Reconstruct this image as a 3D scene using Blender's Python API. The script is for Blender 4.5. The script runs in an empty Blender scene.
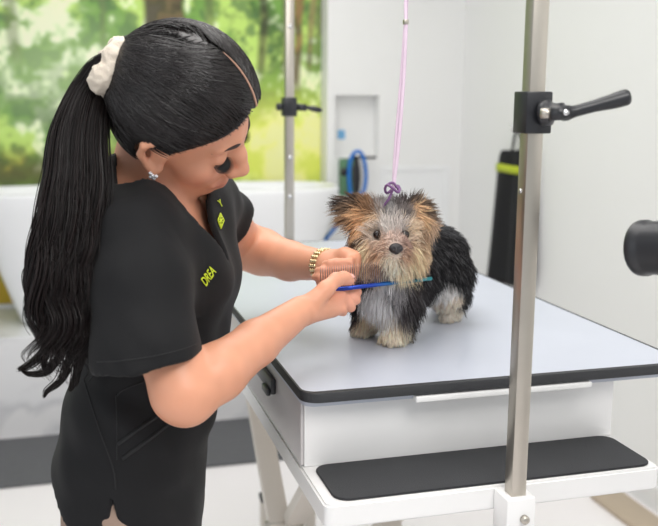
import bpy, bmesh, math, random
import numpy as np
from mathutils import Vector, Matrix, kdtree
from mathutils.bvhtree import BVHTree

scene = bpy.context.scene
COL = scene.collection
rng = np.random.default_rng(7)
random.seed(7)

# ------------------------------------------------------------------ camera
FPX, YAW, PITCH, ROLL = 917.653, .2784, .1774, .0073
CAM = np.array([-.3041, -1.1849, 1.425])
_s, _c = math.sin(YAW), math.cos(YAW)
FWD = np.array([_s*math.cos(PITCH), _c*math.cos(PITCH), -math.sin(PITCH)])
_r = np.array([_c, -_s, 0.]); _u = np.cross(_r, FWD)
RT = _r*math.cos(ROLL)+_u*math.sin(ROLL)
UP = _u*math.cos(ROLL)-_r*math.sin(ROLL)
cd = bpy.data.cameras.new('camera'); cam = bpy.data.objects.new('camera', cd); COL.objects.link(cam)
cd.sensor_width = 36; cd.lens = FPX/658*36; cd.clip_start = .05
M = Matrix(((RT[0], UP[0], -FWD[0], CAM[0]), (RT[1], UP[1], -FWD[1], CAM[1]), (RT[2], UP[2], -FWD[2], CAM[2]), (0, 0, 0, 1)))
cam.matrix_world = M
cd.dof.use_dof = True; cd.dof.focus_distance = 1.36; cd.dof.aperture_fstop = 4.5
scene.camera = cam

# ------------------------------------------------------------------ world, lights, exposure
w = bpy.data.worlds.new('world'); scene.world = w; w.use_nodes = True
w.node_tree.nodes['Background'].inputs[0].default_value = (.93, .97, 1, 1)
w.node_tree.nodes['Background'].inputs[1].default_value = .45
def area(name, loc, size, power, target, col=(1, .98, .95), sy=None):
    l = bpy.data.lights.new(name, 'AREA'); l.energy = power; l.color = col
    l.shape = 'RECTANGLE'; l.size = size; l.size_y = sy or size
    o = bpy.data.objects.new(name, l); COL.objects.link(o); o.location = loc
    o.rotation_euler = (Vector(target)-Vector(loc)).to_track_quat('-Z', 'Y').to_euler()
    return o
area('added_ceiling_lamp', (.0, .3, 2.62), 1.2, 16, (.0, .3, 0))  # unseen overhead lamps, added to light the room from above
area('added_ceiling_lamp', (.3, 2.0, 2.62), 1.2, 14, (.3, 2.0, 0))
area('added_ceiling_lamp', (.3, -1.6, 2.62), 1.2, 30, (.3, -1.6, 0))  # added lamp behind the camera, made stronger for a sheen on the hair
area('left_fill_light', (-2.6, -1.6, 1.9), 1.8, 10, (0, .4, 1.1), (.95, .98, 1))  # added fill from the open left side, no window stands there
VS = scene.view_settings
scene.display_settings.display_device = 'sRGB'
VS.view_transform = 'Standard'; VS.look = 'None'; VS.gamma = 1; VS.use_curve_mapping = False
VS.exposure = .35

# ------------------------------------------------------------------ helpers
def at(x, y, d):
    return CAM+d*(FWD+RT*(x-329)/FPX+UP*(263-y)/FPX)
def ray(x, y): return FWD+RT*(x-329)/FPX+UP*(263-y)/FPX
def onz(x, y, z): v = ray(x, y); return CAM+v*(z-CAM[2])/v[2]
def ony(x, y, Y): v = ray(x, y); return CAM+v*(Y-CAM[1])/v[1]
def onx(x, y, X): v = ray(x, y); return CAM+v*(X-CAM[0])/v[0]
def lin(c):
    c = np.asarray(c, float)/255.
    return np.where(c <= .04045, c/12.92, ((c+.055)/1.055)**2.4)
def mat(name, rgb, rough=.5, metal=0., noise=0., nscale=40., bump=0., bscale=200., spec=.5, **kw):
    m = bpy.data.materials.new(name); m.use_nodes = True; nt = m.node_tree
    b = nt.nodes['Principled BSDF']; c = list(lin(rgb))+[1.]
    b.inputs['Base Color'].default_value = c; b.inputs['Roughness'].default_value = rough
    b.inputs['Metallic'].default_value = metal; b.inputs['Specular IOR Level'].default_value = spec
    for k, v in kw.items(): b.inputs[k.replace('_', ' ')].default_value = v
    tc = nt.nodes.new('ShaderNodeTexCoord')
    n = nt.nodes.new('ShaderNodeTexNoise'); n.inputs['Scale'].default_value = nscale; n.inputs['Detail'].default_value = 4
    nt.links.new(tc.outputs['Object'], n.inputs['Vector'])
    r = nt.nodes.new('ShaderNodeMapRange'); r.inputs[3].default_value = 1-noise; r.inputs[4].default_value = 1+noise
    nt.links.new(n.outputs['Fac'], r.inputs[0])
    mx = nt.nodes.new('ShaderNodeMix'); mx.data_type = 'RGBA'; mx.blend_type = 'MULTIPLY'; mx.inputs[0].default_value = 1
    mx.inputs[6].default_value = c
    nt.links.new(r.outputs[0], mx.inputs[7]); nt.links.new(mx.outputs[2], b.inputs['Base Color'])
    if bump:
        n2 = nt.nodes.new('ShaderNodeTexNoise'); n2.inputs['Scale'].default_value = bscale; n2.inputs['Detail'].default_value = 3
        nt.links.new(tc.outputs['Object'], n2.inputs['Vector'])
        bp = nt.nodes.new('ShaderNodeBump'); bp.inputs['Strength'].default_value = bump; bp.inputs['Distance'].default_value = .002
        nt.links.new(n2.outputs['Fac'], bp.inputs['Height']); nt.links.new(bp.outputs[0], b.inputs['Normal'])
    return m
def attr_mat(name, rough=.5, attr='Col', **kw):
    m = bpy.data.materials.new(name); m.use_nodes = True; nt = m.node_tree; b = nt.nodes['Principled BSDF']
    a = nt.nodes.new('ShaderNodeAttribute'); a.attribute_name = attr
    nt.links.new(a.outputs['Color'], b.inputs['Base Color']); b.inputs['Roughness'].default_value = rough
    for k, v in kw.items(): b.inputs[k.replace('_', ' ')].default_value = v
    return m
def link(name, me, m=None, parent=None, smooth=True):
    o = bpy.data.objects.new(name, me); COL.objects.link(o)
    if m: me.materials.append(m)
    if smooth and len(me.polygons): me.polygons.foreach_set('use_smooth', np.ones(len(me.polygons), bool))
    if parent is not None:
        bpy.context.view_layer.update()
        o.parent = parent; o.matrix_parent_inverse = parent.matrix_world.inverted()
    return o
def pmesh(name, V, F, m=None, parent=None, smooth=True, col=None):
    me = bpy.data.meshes.new(name); V = np.asarray(V, np.float32); F = np.asarray(F, np.int32)
    me.vertices.add(len(V)); me.vertices.foreach_set('co', V.ravel())
    k = F.shape[1]; me.loops.add(F.size); me.loops.foreach_set('vertex_index', F.ravel())
    me.polygons.add(len(F)); me.polygons.foreach_set('loop_start', np.arange(len(F), dtype=np.int32)*k)
    me.update(calc_edges=True)
    if col is not None:
        a = me.color_attributes.new('Col', 'FLOAT_COLOR', 'POINT')
        a.data.foreach_set('color', np.concatenate([col, np.ones((len(V), 1))], 1).astype(np.float32).ravel())
    return link(name, me, m, parent, smooth)
def obj(name, bm, m=None, parent=None, smooth=False, autos=False):
    me = bpy.data.meshes.new(name); bmesh.ops.recalc_face_normals(bm, faces=bm.faces[:]); bm.to_mesh(me); bm.free()
    o = link(name, me, m, parent, smooth or autos)
    if autos:
        for e in me.edges: pass
        try: me.set_sharp_from_angle(angle=math.radians(35))
        except Exception: pass
    return o
def empty(name, loc):
    o = bpy.data.objects.new(name, None); COL.objects.link(o); o.location = loc; o.empty_display_size = .05
    bpy.context.view_layer.update(); return o
def tag(o, label, cat, group=None):
    o['label'] = label; o['category'] = cat
    if group: o['group'] = group
    return o
def struct(o):
    o['kind'] = 'structure'; return o
def box(lo, hi, bevel=0., segs=2, bm=None):
    b2 = bmesh.new(); lo = np.array(lo, float); hi = np.array(hi, float)
    bmesh.ops.create_cube(b2, size=1)
    for v in b2.verts: v.co = Vector((lo+hi)/2+np.array(v.co)*(hi-lo))
    if bevel: bmesh.ops.bevel(b2, geom=b2.edges[:], offset=bevel, segments=segs, affect='EDGES', profile=.5)
    if bm is None: return b2
    me = bpy.data.meshes.new('t'); b2.to_mesh(me); b2.free(); bm.from_mesh(me); bpy.data.meshes.remove(me); return bm
def obox(a, b, w, h, bm=None, bevel=.0, up=(0, 0, 1)):
    """bar with a rectangular section from a to b"""
    a = Vector(a); b = Vector(b); d = (b-a); L = d.length; d.normalize(); up = Vector(up)
    if abs(d.dot(up)) > .98: up = Vector((0, 1, 0))
    x = d.cross(up).normalized(); y = x.cross(d)
    b2 = box((-w/2, 0, -h/2), (w/2, L, h/2), bevel)
    T = Matrix(((x[0], d[0], y[0], a[0]), (x[1], d[1], y[1], a[1]), (x[2], d[2], y[2], a[2]), (0, 0, 0, 1)))
    b2.transform(T)
    if bm is None: return b2
    me = bpy.data.meshes.new('t'); b2.to_mesh(me); b2.free(); bm.from_mesh(me); bpy.data.meshes.remove(me); return bm
def tube(pts, rad, n=12, bm=None, cap=True, flat=1., flatdir=None):
    bm = bm or bmesh.new(); P = [Vector(p) for p in pts]; m = len(P)
    rad = [rad]*m if np.isscalar(rad) else list(rad)
    T = [(P[min(i+1, m-1)]-P[max(i-1, 0)]).normalized() for i in range(m)]
    up = Vector(flatdir) if flatdir is not None else (Vector((0, 0, 1)) if abs(T[0].z) < .9 else Vector((1, 0, 0)))
    rings = []; x = None
    for i in range(m):
        x = T[i].cross(up if (x is None or flatdir is not None) else x.cross(T[i]) * -1) if x is None or flatdir is not None else (x-T[i]*x.dot(T[i]))
        x.normalize(); y = T[i].cross(x)
        rings.append([bm.verts.new(P[i]+float(rad[i])*(math.cos(2*math.pi*k/n)*x+flat*math.sin(2*math.pi*k/n)*y)) for k in range(n)])
    for i in range(m-1):
        for k in range(n):
            bm.faces.new((rings[i][k], rings[i][(k+1) % n], rings[i+1][(k+1) % n], rings[i+1][k]))
    if cap: bm.faces.new(rings[0][::-1]); bm.faces.new(rings[-1])
    return bm
def lathe(profile, a, d, n=32, bm=None):
    """profile [(r, t)] about the axis from a along d"""
    bm = bm or bmesh.new(); a = Vector(a); d = Vector(d).normalized()
    x = d.orthogonal().normalized(); y = d.cross(x); rings = []
    for r, t in profile:
        if r < 1e-6: rings.append([bm.verts.new(a+d*t)])
        else: rings.append([bm.verts.new(a+d*t+r*(math.cos(2*math.pi*k/n)*x+math.sin(2*math.pi*k/n)*y)) for k in range(n)])
    for A, B in zip(rings, rings[1:]):
        for k in range(n):
            q = [A[k % len(A)], A[(k+1) % n % len(A)], B[(k+1) % n % len(B)], B[k % len(B)]]
            q = list(dict.fromkeys(q))
            if len(q) > 2: bm.faces.new(q)
    return bm
def spline(P, n):
    """Catmull-Rom through the rows of P"""
    P = np.asarray(P, float); Q = np.vstack([2*P[0]-P[1], P, 2*P[-1]-P[-2]]); out = []
    for t in np.linspace(0, len(P)-1-1e-9, n):
        i = int(t); u = t-i; a, b, c, d = Q[i:i+4]
        out.append(.5*((2*b)+(-a+c)*u+(2*a-5*b+4*c-d)*u*u+(-a+3*b-3*c+d)*u**3))
    return np.array(out)

# ---- smooth distance fields -> one continuous mesh (surface nets)
class Field:
    def __init__(s): s.P = []
    def cone(s, a, b, ra, rb, k=.02, st=1., sd=None, sub=False):
        a = np.asarray(a, float); b = np.asarray(b, float); R = max(ra, rb)*max(st, 1)
        lo = np.minimum(a, b)-R; hi = np.maximum(a, b)+R
        def f(X):
            P = X-a; ba = b-a
            if sd is not None:
                q = (P@sd)*(1-1/st); P = P-q[..., None]*sd; ba = ba-(ba@sd)*(1-1/st)*sd
            h = np.clip((P@ba)/(ba@ba+1e-12), 0, 1)
            return np.linalg.norm(P-h[..., None]*ba, axis=-1)-(ra+(rb-ra)*h)
        s.P.append((f, lo, hi, k, sub)); return s
    def ball(s, c, r, k=.02, sub=False): return s.cone(c, np.asarray(c)+1e-5, r, r, k, sub=sub)
    def ell(s, c, R, A, k=.02, sub=False):
        """ellipsoid: centre, radii, axes as the rows of A"""
        c = np.asarray(c, float); R = np.asarray(R, float); A = np.asarray(A, float); e = np.sqrt(((A*R[:, None])**2).sum(0))
        def f(X):
            q = (X-c)@A.T; k0 = np.linalg.norm(q/R, axis=-1); k1 = np.linalg.norm(q/R**2, axis=-1)
            return k0*(k0-1)/np.maximum(k1, 1e-9)
        s.P.append((f, c-e, c+e, k, sub)); return s
    def chain(s, pts, rad, k=.02, **kw):
        for i in range(len(pts)-1): s.cone(pts[i], pts[i+1], rad[i], rad[i+1], k if i == 0 else min(k, .012), **kw)
        return s
    def grid(s, h, pad=.02):
        s.h = h; lo = np.min([p[1] for p in s.P if not p[4]], 0)-pad; hi = np.max([p[2] for p in s.P if not p[4]], 0)+pad
        s.lo = lo; s.n = np.ceil((hi-lo)/h).astype(int)+1
        D = np.full(s.n, .1, np.float32)
        for f, l, u, k, sub in s.P:
            m = max(k, 5*h); i0 = np.clip(((l-m-lo)/h).astype(int), 0, s.n-1); i1 = np.clip(np.ceil((u+m-lo)/h).astype(int)+1, 1, s.n)
            X = s.coords(i0, i1)
            if X.size == 0: continue
            d = f(X).astype(np.float32); sl = tuple(slice(a, b) for a, b in zip(i0, i1)); o = D[sl]
            if sub:
                d = -d; g = np.maximum(k-np.abs(o-d), 0)/k; D[sl] = np.maximum(o, d)+g*g*k/4
            else:
                g = np.maximum(k-np.abs(o-d), 0)/k; D[sl] = np.minimum(o, d)-g*g*k/4
        s.D = D; return s
    def coords(s, i0, i1):
        ax = [s.lo[j]+s.h*np.arange(i0[j], i1[j]) for j in range(3)]
        return np.stack(np.meshgrid(*ax, indexing='ij'), -1)
    def local(s, lo, hi, fn):
        i0 = np.clip(((np.asarray(lo)-s.lo)/s.h).astype(int), 0, s.n-1); i1 = np.clip(np.ceil((np.asarray(hi)-s.lo)/s.h).astype(int)+1, 1, s.n)
        sl = tuple(slice(a, b) for a, b in zip(i0, i1)); s.D[sl] = fn(s.D[sl], s.coords(i0, i1))
    def mesh(s, relax=2):
        D = s.D; S = D < 0; c = np.zeros(np.array(D.shape)-1, np.int8)
        for dx in (0, 1):
            for dy in (0, 1):
                for dz in (0, 1): c += S[dx:D.shape[0]-1+dx, dy:D.shape[1]-1+dy, dz:D.shape[2]-1+dz]
        I = np.argwhere((c > 0) & (c < 8)); acc = np.zeros((len(I), 3)); cnt = np.zeros(len(I))
        idx = np.full(c.shape, -1, np.int32); idx[tuple(I.T)] = np.arange(len(I))
        cor = [np.array(v) for v in np.ndindex(2, 2, 2)]
        for ax in range(3):
            for o in cor:
                if o[ax]: continue
                p = o.copy(); p[ax] = 1
                A = D[tuple((I+o).T)]; B = D[tuple((I+p).T)]; m = (A < 0) != (B < 0)
                t = np.where(m, A/np.where(m, A-B, 1), 0); q = o+t[:, None]*(p-o)
                acc[m] += q[m]; cnt[m] += 1
        V = s.lo+s.h*(I+acc/np.maximum(cnt, 1)[:, None])
        Q = []
        for ax in range(3):
            b1, b2 = (ax+1) % 3, (ax+2) % 3
            sa = [slice(None)]*3; sb = [slice(None)]*3; sa[ax] = slice(0, -1); sb[ax] = slice(1, None)
            A = S[tuple(sa)]; B = S[tuple(sb)]; E = np.argwhere(A != B)
            ok = (E[:, b1] > 0) & (E[:, b2] > 0) & (E[:, b1] < c.shape[b1]) & (E[:, b2] < c.shape[b2]); E = E[ok]
            fl = A[tuple(E.T)]; e1 = np.eye(3, dtype=int)[b1]; e2 = np.eye(3, dtype=int)[b2]
            q = np.stack([idx[tuple((E-e1-e2).T)], idx[tuple((E-e2).T)], idx[tuple(E.T)], idx[tuple((E-e1).T)]], 1)
            q[~fl] = q[~fl][:, ::-1]; Q.append(q)
        Q = np.vstack(Q); Q = Q[(Q >= 0).all(1)]
        for lam in [.5]*relax:
            a = np.zeros_like(V); n = np.zeros(len(V))
            for i in range(4):
                j = (i+1) % 4; np.add.at(a, Q[:, i], V[Q[:, j]]); np.add.at(n, Q[:, i], 1); np.add.at(a, Q[:, j], V[Q[:, i]]); np.add.at(n, Q[:, j], 1)
            V = V+lam*(a/np.maximum(n, 1)[:, None]-V)
        return V, Q
def strands(name, C, R, m, parent, col=None, sides=3):
    """C (n, k, 3) strand points, R (n, k) radii: one mesh of thin tapering strands"""
    n, k, _ = C.shape; T = np.gradient(C, axis=1); T /= np.linalg.norm(T, axis=2, keepdims=True)+1e-12
    ref = rng.normal(size=(n, 1, 3)); X = np.cross(T, ref); X /= np.linalg.norm(X, axis=2, keepdims=True)+1e-12; Y = np.cross(T, X)
    V = np.stack([C+R[..., None]*(math.cos(a)*X+math.sin(a)*Y) for a in np.arange(sides)*2*math.pi/sides], 2)  # n,k,s,3
    base = (np.arange(n)*k*sides)[:, None, None]+(np.arange(k-1)*sides)[None, :, None]
    j = np.arange(sides)[None, None, :]; j2 = (j+1) % sides
    F = np.stack([base+j, base+j2, base+sides+j2, base+sides+j], -1).reshape(-1, 4)
    c = None
    if col is not None: c = np.repeat(col.reshape(n, k, 1, 3), sides, 2).reshape(-1, 3)
    return pmesh(name, V.reshape(-1, 3), F, m, parent, True, c)
def vnoise(X, scale, seed=0):
    """smooth value noise in 3-D, -1..1"""
    r = np.random.default_rng(seed); G = r.uniform(-1, 1, (32, 32, 32)); P = np.asarray(X)*scale+100
    i = np.floor(P).astype(int); f = P-i; f = f*f*(3-2*f); o = 0
    for d in np.ndindex(2, 2, 2):
        wt = np.prod(np.where(np.array(d), f, 1-f), -1); o = o+wt*G[tuple(((i+np.array(d)) % 32).reshape(-1, 3).T)].reshape(wt.shape)
    return o

# ------------------------------------------------------------------ materials
M_wall = mat('white_paint', (238, 238, 237), .6, noise=.012, nscale=3, bump=.05, bscale=150)
M_panel = mat('white_lacquer', (240, 241, 242), .35, noise=.01)
M_floor = mat('white_floor_tile', (246, 242, 243), .35, noise=.02, nscale=2)
M_ceil = mat('ceiling_paint', (245, 245, 245), .8)
M_tub = mat('white_acrylic', (245, 246, 248), .18)
M_mat_dark = mat('grey_floor_mat', (92, 93, 96), .8, noise=.1, bump=.3)
M_enamel = mat('white_enamel', (238, 237, 236), .32, noise=.01)
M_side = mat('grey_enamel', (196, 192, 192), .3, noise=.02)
M_beige = mat('beige_enamel', (214, 207, 198), .4, noise=.02)
M_tan = mat('tan_board', (186, 170, 150), .6, noise=.05)
M_rub = mat('black_rubber', (44, 45, 48), .6, noise=.1, bump=.3, bscale=500)
M_top = mat('blue_grey_laminate', (188, 193, 205), .32, noise=.05, nscale=6)
M_steel = mat('brushed_steel', (192, 186, 176), .38, 1., noise=.06, nscale=30)
M_plast = mat('black_plastic', (38, 39, 43), .35, noise=.05)
M_chrome = mat('chrome', (220, 220, 222), .15, 1.)
M_pinkm = mat('pink_nylon', (216, 194, 212), .6, noise=.05, bump=.3, bscale=900)
M_purple = mat('purple_nylon', (120, 84, 130), .6, noise=.1)
M_fabric_black = mat('black_fabric', (34, 34, 36), .85, noise=.1, bump=.3, bscale=600, spec=.3)
M_lime = mat('lime_trim', (190, 205, 40), .6)
M_green_dev = mat('green_plastic', (84, 128, 96), .5, noise=.15, nscale=30)
M_blue = mat('blue_rubber', (20, 112, 200), .35, noise=.05)
M_sticker = mat('blue_sticker', (120, 180, 225), .5)
M_niche = mat('pale_grey_paint', (222, 222, 219), .6, noise=.02)

# ------------------------------------------------------------------ the room
PY, MY, RX, PX = 3.2, 3.30, 1.65, .934     # partition front, mural wall, right wall, partition end
struct(obj('floor', box((-3.2, -2.6, -.05), (1.75, 3.45, 0)), M_floor))
M_marble = mat('white_marble', (222, 221, 222), .25)
nt = M_marble.node_tree; tc = nt.nodes.new('ShaderNodeTexCoord'); nz = nt.nodes.new('ShaderNodeTexNoise'); nz.inputs['Scale'].default_value = 1.6
nz.inputs['Detail'].default_value = 8; nz.inputs['Distortion'].default_value = 1.6; nt.links.new(tc.outputs['Object'], nz.inputs['Vector'])
rp = nt.nodes.new('ShaderNodeValToRGB'); e = rp.color_ramp.elements
e[0].position = .44; e[0].color = (*lin((226, 226, 228)), 1); e[1].position = .56; e[1].color = (*lin((228, 227, 228)), 1)
el = e.new(.5); el.color = (*lin((204, 204, 207)), 1)
nt.links.new(nz.outputs['Fac'], rp.inputs[0]); nt.links.new(rp.outputs[0], nt.nodes['Principled BSDF'].inputs['Base Color'])
struct(obj('trim_1', box((-3.2, 2.72, 0), (PX-.002, MY, .44), .006), M_marble))
struct(obj('ceiling', box((-3.2, -2.6, 2.7), (1.75, 3.45, 2.75)), M_ceil))
struct(obj('wall_right', box((RX, -2.6, 0), (RX+.1, 3.45, 2.7)), M_wall))
struct(obj('wall_back', box((-3.2, MY+.002, 0), (RX, MY+.1, 2.7)), M_wall))
# partition with a shallow niche
bm = bmesh.new(); nx0, nx1, nz0, nz1, nd = .974, 1.201, 1.135, 1.442, .075
for lo, hi in (((PX, PY, 0), (nx0, MY, 2.7)), ((nx1, PY, 0), (RX, MY, 2.7)), ((nx0, PY, 0), (nx1, MY, nz0)), ((nx0, PY, nz1), (nx1, MY, 2.7)), ((nx0, PY+nd, nz0), (nx1, MY, nz1))):
    box(lo, hi, bm=bm)
struct(obj('wall_partition', bm, M_wall))
bm = bmesh.new()
for lo, hi in (((1.215, PY-.008, .3), (1.24, PY, 1.09)), ((1.565, PY-.008, .3), (1.59, PY, 1.09)), ((1.24, PY-.008, 1.065), (1.565, PY, 1.09)), ((1.24, PY-.003, .3), (1.565, PY, 1.065))):
    box(lo, hi, .001, bm=bm)
struct(obj('trim_2', bm, M_panel))
struct(obj('baseboard_right', box((RX-.012, -2.6, 0), (RX, PY, .09), .003), M_panel))

# printed forest mural: vertex colours on a flat sheet, leaves and trunks laid out on the wall
def fbm2(nx, ny, f0, octs, seed, gain=.55):
    r = np.random.default_rng(seed); out = np.zeros((ny, nx)); amp = 1; tot = 0
    for o in range(octs):
        gx, gy = int(f0*2**o*nx/ny)+2, int(f0*2**o)+2; G = r.uniform(0, 1, (gy+2, gx+2))
        y = np.linspace(0, gy-.001, ny); x = np.linspace(0, gx-.001, nx); iy = y.astype(int); ix = x.astype(int)
        fy = (y-iy)[:, None]; fx = (x-ix)[None]; fy = fy*fy*(3-2*fy); fx = fx*fx*(3-2*fx)
        out += amp*((G[iy][:, ix]*(1-fx)+G[iy][:, ix+1]*fx)*(1-fy)+(G[iy+1][:, ix]*(1-fx)+G[iy+1][:, ix+1]*fx)*fy)
        tot += amp; amp *= gain
    return out/tot
MX0, MX1, MZ0, MZ1 = -2.2, PX-.003, .46, 2.6
nx, ny = 470, 320
gx = np.linspace(MX0, MX1, nx); gz = np.linspace(MZ0, MZ1, ny); XX, ZZ = np.meshgrid(gx, gz)
def mp(px, py):
    p = ony(px, py, MY); return p[0], p[2]
n1 = fbm2(nx, ny, 5, 6, 1, .62); n2 = fbm2(nx, ny, 9, 5, 2, .65); n3 = fbm2(nx, ny, 24, 3, 3, .7); n4 = fbm2(nx, ny, 3, 4, 4)
def mixc(A, B, t): return A*(1-t[..., None])+B*t[..., None]
def sm(x, a, b): t = np.clip((x-a)/(b-a), 0, 1); return t*t*(3-2*t)
c = np.zeros((ny, nx, 3))+lin((108, 150, 66))
c = mixc(c, lin((64, 96, 44)), sm(n1, .5, .34)*.9)
c = mixc(c, lin((176, 206, 104)), sm(n2, .5, .66))
c = mixc(c, lin((226, 238, 196)), sm(n3*.6+n1*.4, .54, .66)*.9)
c = mixc(c, lin((70, 104, 60)), sm(n3, .44, .3)*.75)
# sunlit clearing low on the right, pale haze high on the left, leaf litter along the bottom left
cx, cz = mp(285, 150); g = np.exp(-((XX-cx)/.42)**2-((ZZ-cz)/.24)**2)
c = mixc(c, mixc(np.zeros_like(c)+lin((212, 220, 96)), lin((244, 240, 160)), sm(n2, .42, .62)), np.clip(g*1.25, 0, .92))
cx, cz = mp(60, 70); g = np.exp(-((XX-cx)/.35)**2-((ZZ-cz)/.22)**2)
c = mixc(c, mixc(np.zeros_like(c)+lin((168, 190, 140)), lin((228, 236, 208)), sm(n3, .42, .6)), g*.55)
cx, cz = mp(30, 172); g = np.exp(-((ZZ-cz)/.085)**2)*sm(XX, .45, .1)
c = mixc(c, mixc(np.zeros_like(c)+lin((92, 84, 48)), lin((168, 150, 62)), sm(n2, .42, .6)), g*.8)
g = sm(ZZ, mp(20, 240)[1], mp(20, 285)[1])
c = mixc(c, mixc(np.zeros_like(c)+lin((196, 160, 40)), lin((150, 170, 60)), sm(n2, .4, .6)), g*.85)
def trunk(px0, px1, top, bot, col, a=1.):
    global c
    x0, _ = mp(px0, 60); x1, _ = mp(px1, 60); zt = mp(px0, top)[1]; zb = mp(px0, bot)[1]; wv = (n4-.5)*.12
    g = sm(XX+wv, x0-.015, x0+.015)*sm(XX+wv, x1+.015, x1-.015)*sm(ZZ, zb-.06, zb+.06)*(ZZ < zt+.01)
    c = mixc(c, mixc(np.zeros_like(c)+lin(col), lin(np.array(col)*.6), sm(n3, .4, .62)), g*a)
trunk(142, 185, -90, 140, (98, 78, 54), .95); trunk(259, 267, -90, 75, (92, 94, 58), .85); trunk(205, 213, -90, 60, (104, 110, 70), .6)
trunk(283, 291, -90, 70, (96, 74, 52), .8); trunk(294, 303, -90, 90, (138, 100, 66), .9); trunk(309, 315, -90, 70, (140, 116, 84), .8); trunk(318, 322, -90, 70, (120, 110, 80), .6)
trunk(100, 106, -90, 90, (110, 120, 80), .5); trunk(14, 26, -90, 60, (108, 112, 78), .5); trunk(-70, -50, -90, 150, (110, 92, 66), .9); trunk(-190, -160, -90, 150, (120, 98, 70), .9)
ii = np.arange(nx*ny).reshape(ny, nx); F = np.stack([ii[:-1, :-1], ii[:-1, 1:], ii[1:, 1:], ii[1:, :-1]], -1).reshape(-1, 4)
V = np.stack([XX, np.full_like(XX, MY), ZZ], -1).reshape(-1, 3)
M_mural = attr_mat('printed_forest', .55)
mural = pmesh('forest_mural', V, F, M_mural, None, True, np.clip(c.reshape(-1, 3)*1.25, 0, .93))
so = mural.modifiers.new('thick', 'SOLIDIFY'); so.thickness = .0015; so.offset = 1
tag(mural, 'large green forest photo mural covering the back wall behind the white tub', 'mural')

# bathtub
tub = empty('bathtub', (.1, 2.99, .44)); tag(tub, 'white freestanding bathtub on the marble ledge below the forest mural', 'bathtub')
bm = bmesh.new(); n = 64; tz = .44; TBX = .105
prof = [(.74, .50, 0), (.78, .60, .02), (.88, .80, .25), (.975, .96, .5), (1.0, 1.0, .570), (.998, .995, .585), (.97, .93, .585), (.95, .90, .55), (.82, .72, .25), (.66, .45, .12), (.0, .0, .11)]
rings = []
for sx, sy, z in prof:
    if sx == 0: rings.append([bm.verts.new((TBX, 2.99, tz+z))]); continue
    L = []
    for k in range(n):
        a = 2*math.pi*k/n; ca, sa = math.cos(a), math.sin(a)
        L.append(bm.verts.new((TBX+.81*sx*math.copysign(abs(ca)**.55, ca), 2.99+.255*sy*math.copysign(abs(sa)**.55, sa), tz+z)))
    rings.append(L)
for A, B in zip(rings, rings[1:]):
    for k in range(n):
        q = list(dict.fromkeys([A[k % len(A)], A[(k+1) % n % len(A)], B[(k+1) % n % len(B)], B[k % len(B)]]))
        bm.faces.new(q)
bm.faces.new(rings[0][::-1])
obj('tub_shell', bm, M_tub, tub, True)
obj('drain', lathe([(0, .006), (.025, .006), (.03, 0), (0, 0)], (TBX, 2.99, tz+.112), (0, 0, 1)), M_chrome, tub, True)

# things on and along the walls
rl = empty('hose_unit', ony(346, 176, PY-.02)); tag(rl, 'green and black wall box with a looped blue hose below the niche', 'hose unit')
a0, a1 = ony(338, 195, PY), ony(351, 158, PY)
obj('housing', box((a0[0], PY-.06, a0[2]), (a1[0], PY, a1[2]), .008), M_green_dev, rl, autos=True)
o = ony(344.5, 172, PY-.062); bm = lathe([(0, .006), (.018, .006), (.022, 0), (0, 0)], o+np.array([0, .003, 0]), (0, -1, 0)); obj('dial', bm, M_plast, rl, True)
o = ony(354, 178, PY-.035)
F_ = Field().ell(o, (.034, .03, .115), np.eye(3)).cone(o+np.array([-.01, -.0, .05]), o+np.array([.0, .03, .05]), .02, .02).grid(.005); Vv, Q = F_.mesh(2); pmesh('holder', Vv, Q, M_plast, rl)
pts = [ony(x, y, PY-.075) for x, y in ((351, 200), (349, 178), (350, 162), (354, 153), (360, 152), (364, 160), (366, 175), (364, 190), (359, 196), (355, 203), (347, 211), (336, 226), (325, 240), (316, 252))]
obj('hose', tube(spline(pts, 70), .0095, 10), M_blue, rl, True)
o = ony(361, 158, PY-.075); obj('hook', tube([ony(357, 157.5, PY-.0), ony(357, 157.5, PY-.07), ony(376, 157.5, PY-.07)], .007, 8), M_plast, rl, True)
a0, a1 = ony(337.5, 139, PY+nd), ony(345, 130, PY+nd)
tag(obj('sticker', box((a0[0], PY+nd-.002, a0[2]), (a1[0], PY+nd, a1[2]), .0008), M_sticker), 'small light blue square sticker inside the pale wall niche', 'sticker')

ap = empty('apron', onx(505, 150, 1.6)); tag(ap, 'black fabric apron with a lime stripe hanging on the right wall behind the steel post', 'apron')
bm = bmesh.new(); out = []
rows = [(150, 503, 530, .0), (158, 500, 531, .2), (180, 497, 533, .5), (215, 493, 534, .8), (250, 490, 534, 1), (282, 487, 533, 1)]
ncol = 14; G = []
for y, xa, xb, wv in rows:
    r_ = []
    for k in range(ncol+1):
        t = k/ncol; p = onx(xa+(xb-xa)*t, y+5*t*(y > 240), 1.615)
        r_.append(bm.verts.new((1.612+.018*wv*math.sin(t*14+y*.01), p[1], p[2])))
    G.append(r_)
for A, B in zip(G, G[1:]):
    for k in range(ncol): bm.faces.new((A[k], A[k+1], B[k+1], B[k]))
a_ = obj('panel', bm, M_fabric_black, ap, True); a_.modifiers.new('s', 'SUBSURF').render_levels = 2; sd_ = a_.modifiers.new('t', 'SOLIDIFY'); sd_.thickness = .008
bm = bmesh.new(); G = []
for y in (163, 171):
    G.append([bm.verts.new((1.597+.004*math.sin(k), onx(499.5+(32)*k/10, y+k*.5, 1.612)[1], onx(499.5+32*k/10, y+k*.5, 1.612)[2])) for k in range(11)])
for k in range(10): bm.faces.new((G[0][k], G[0][k+1], G[1][k+1], G[1][k]))
a_ = obj('stripe', bm, M_lime, ap, True); a_.modifiers.new('t', 'SOLIDIFY').thickness = .004
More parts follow.
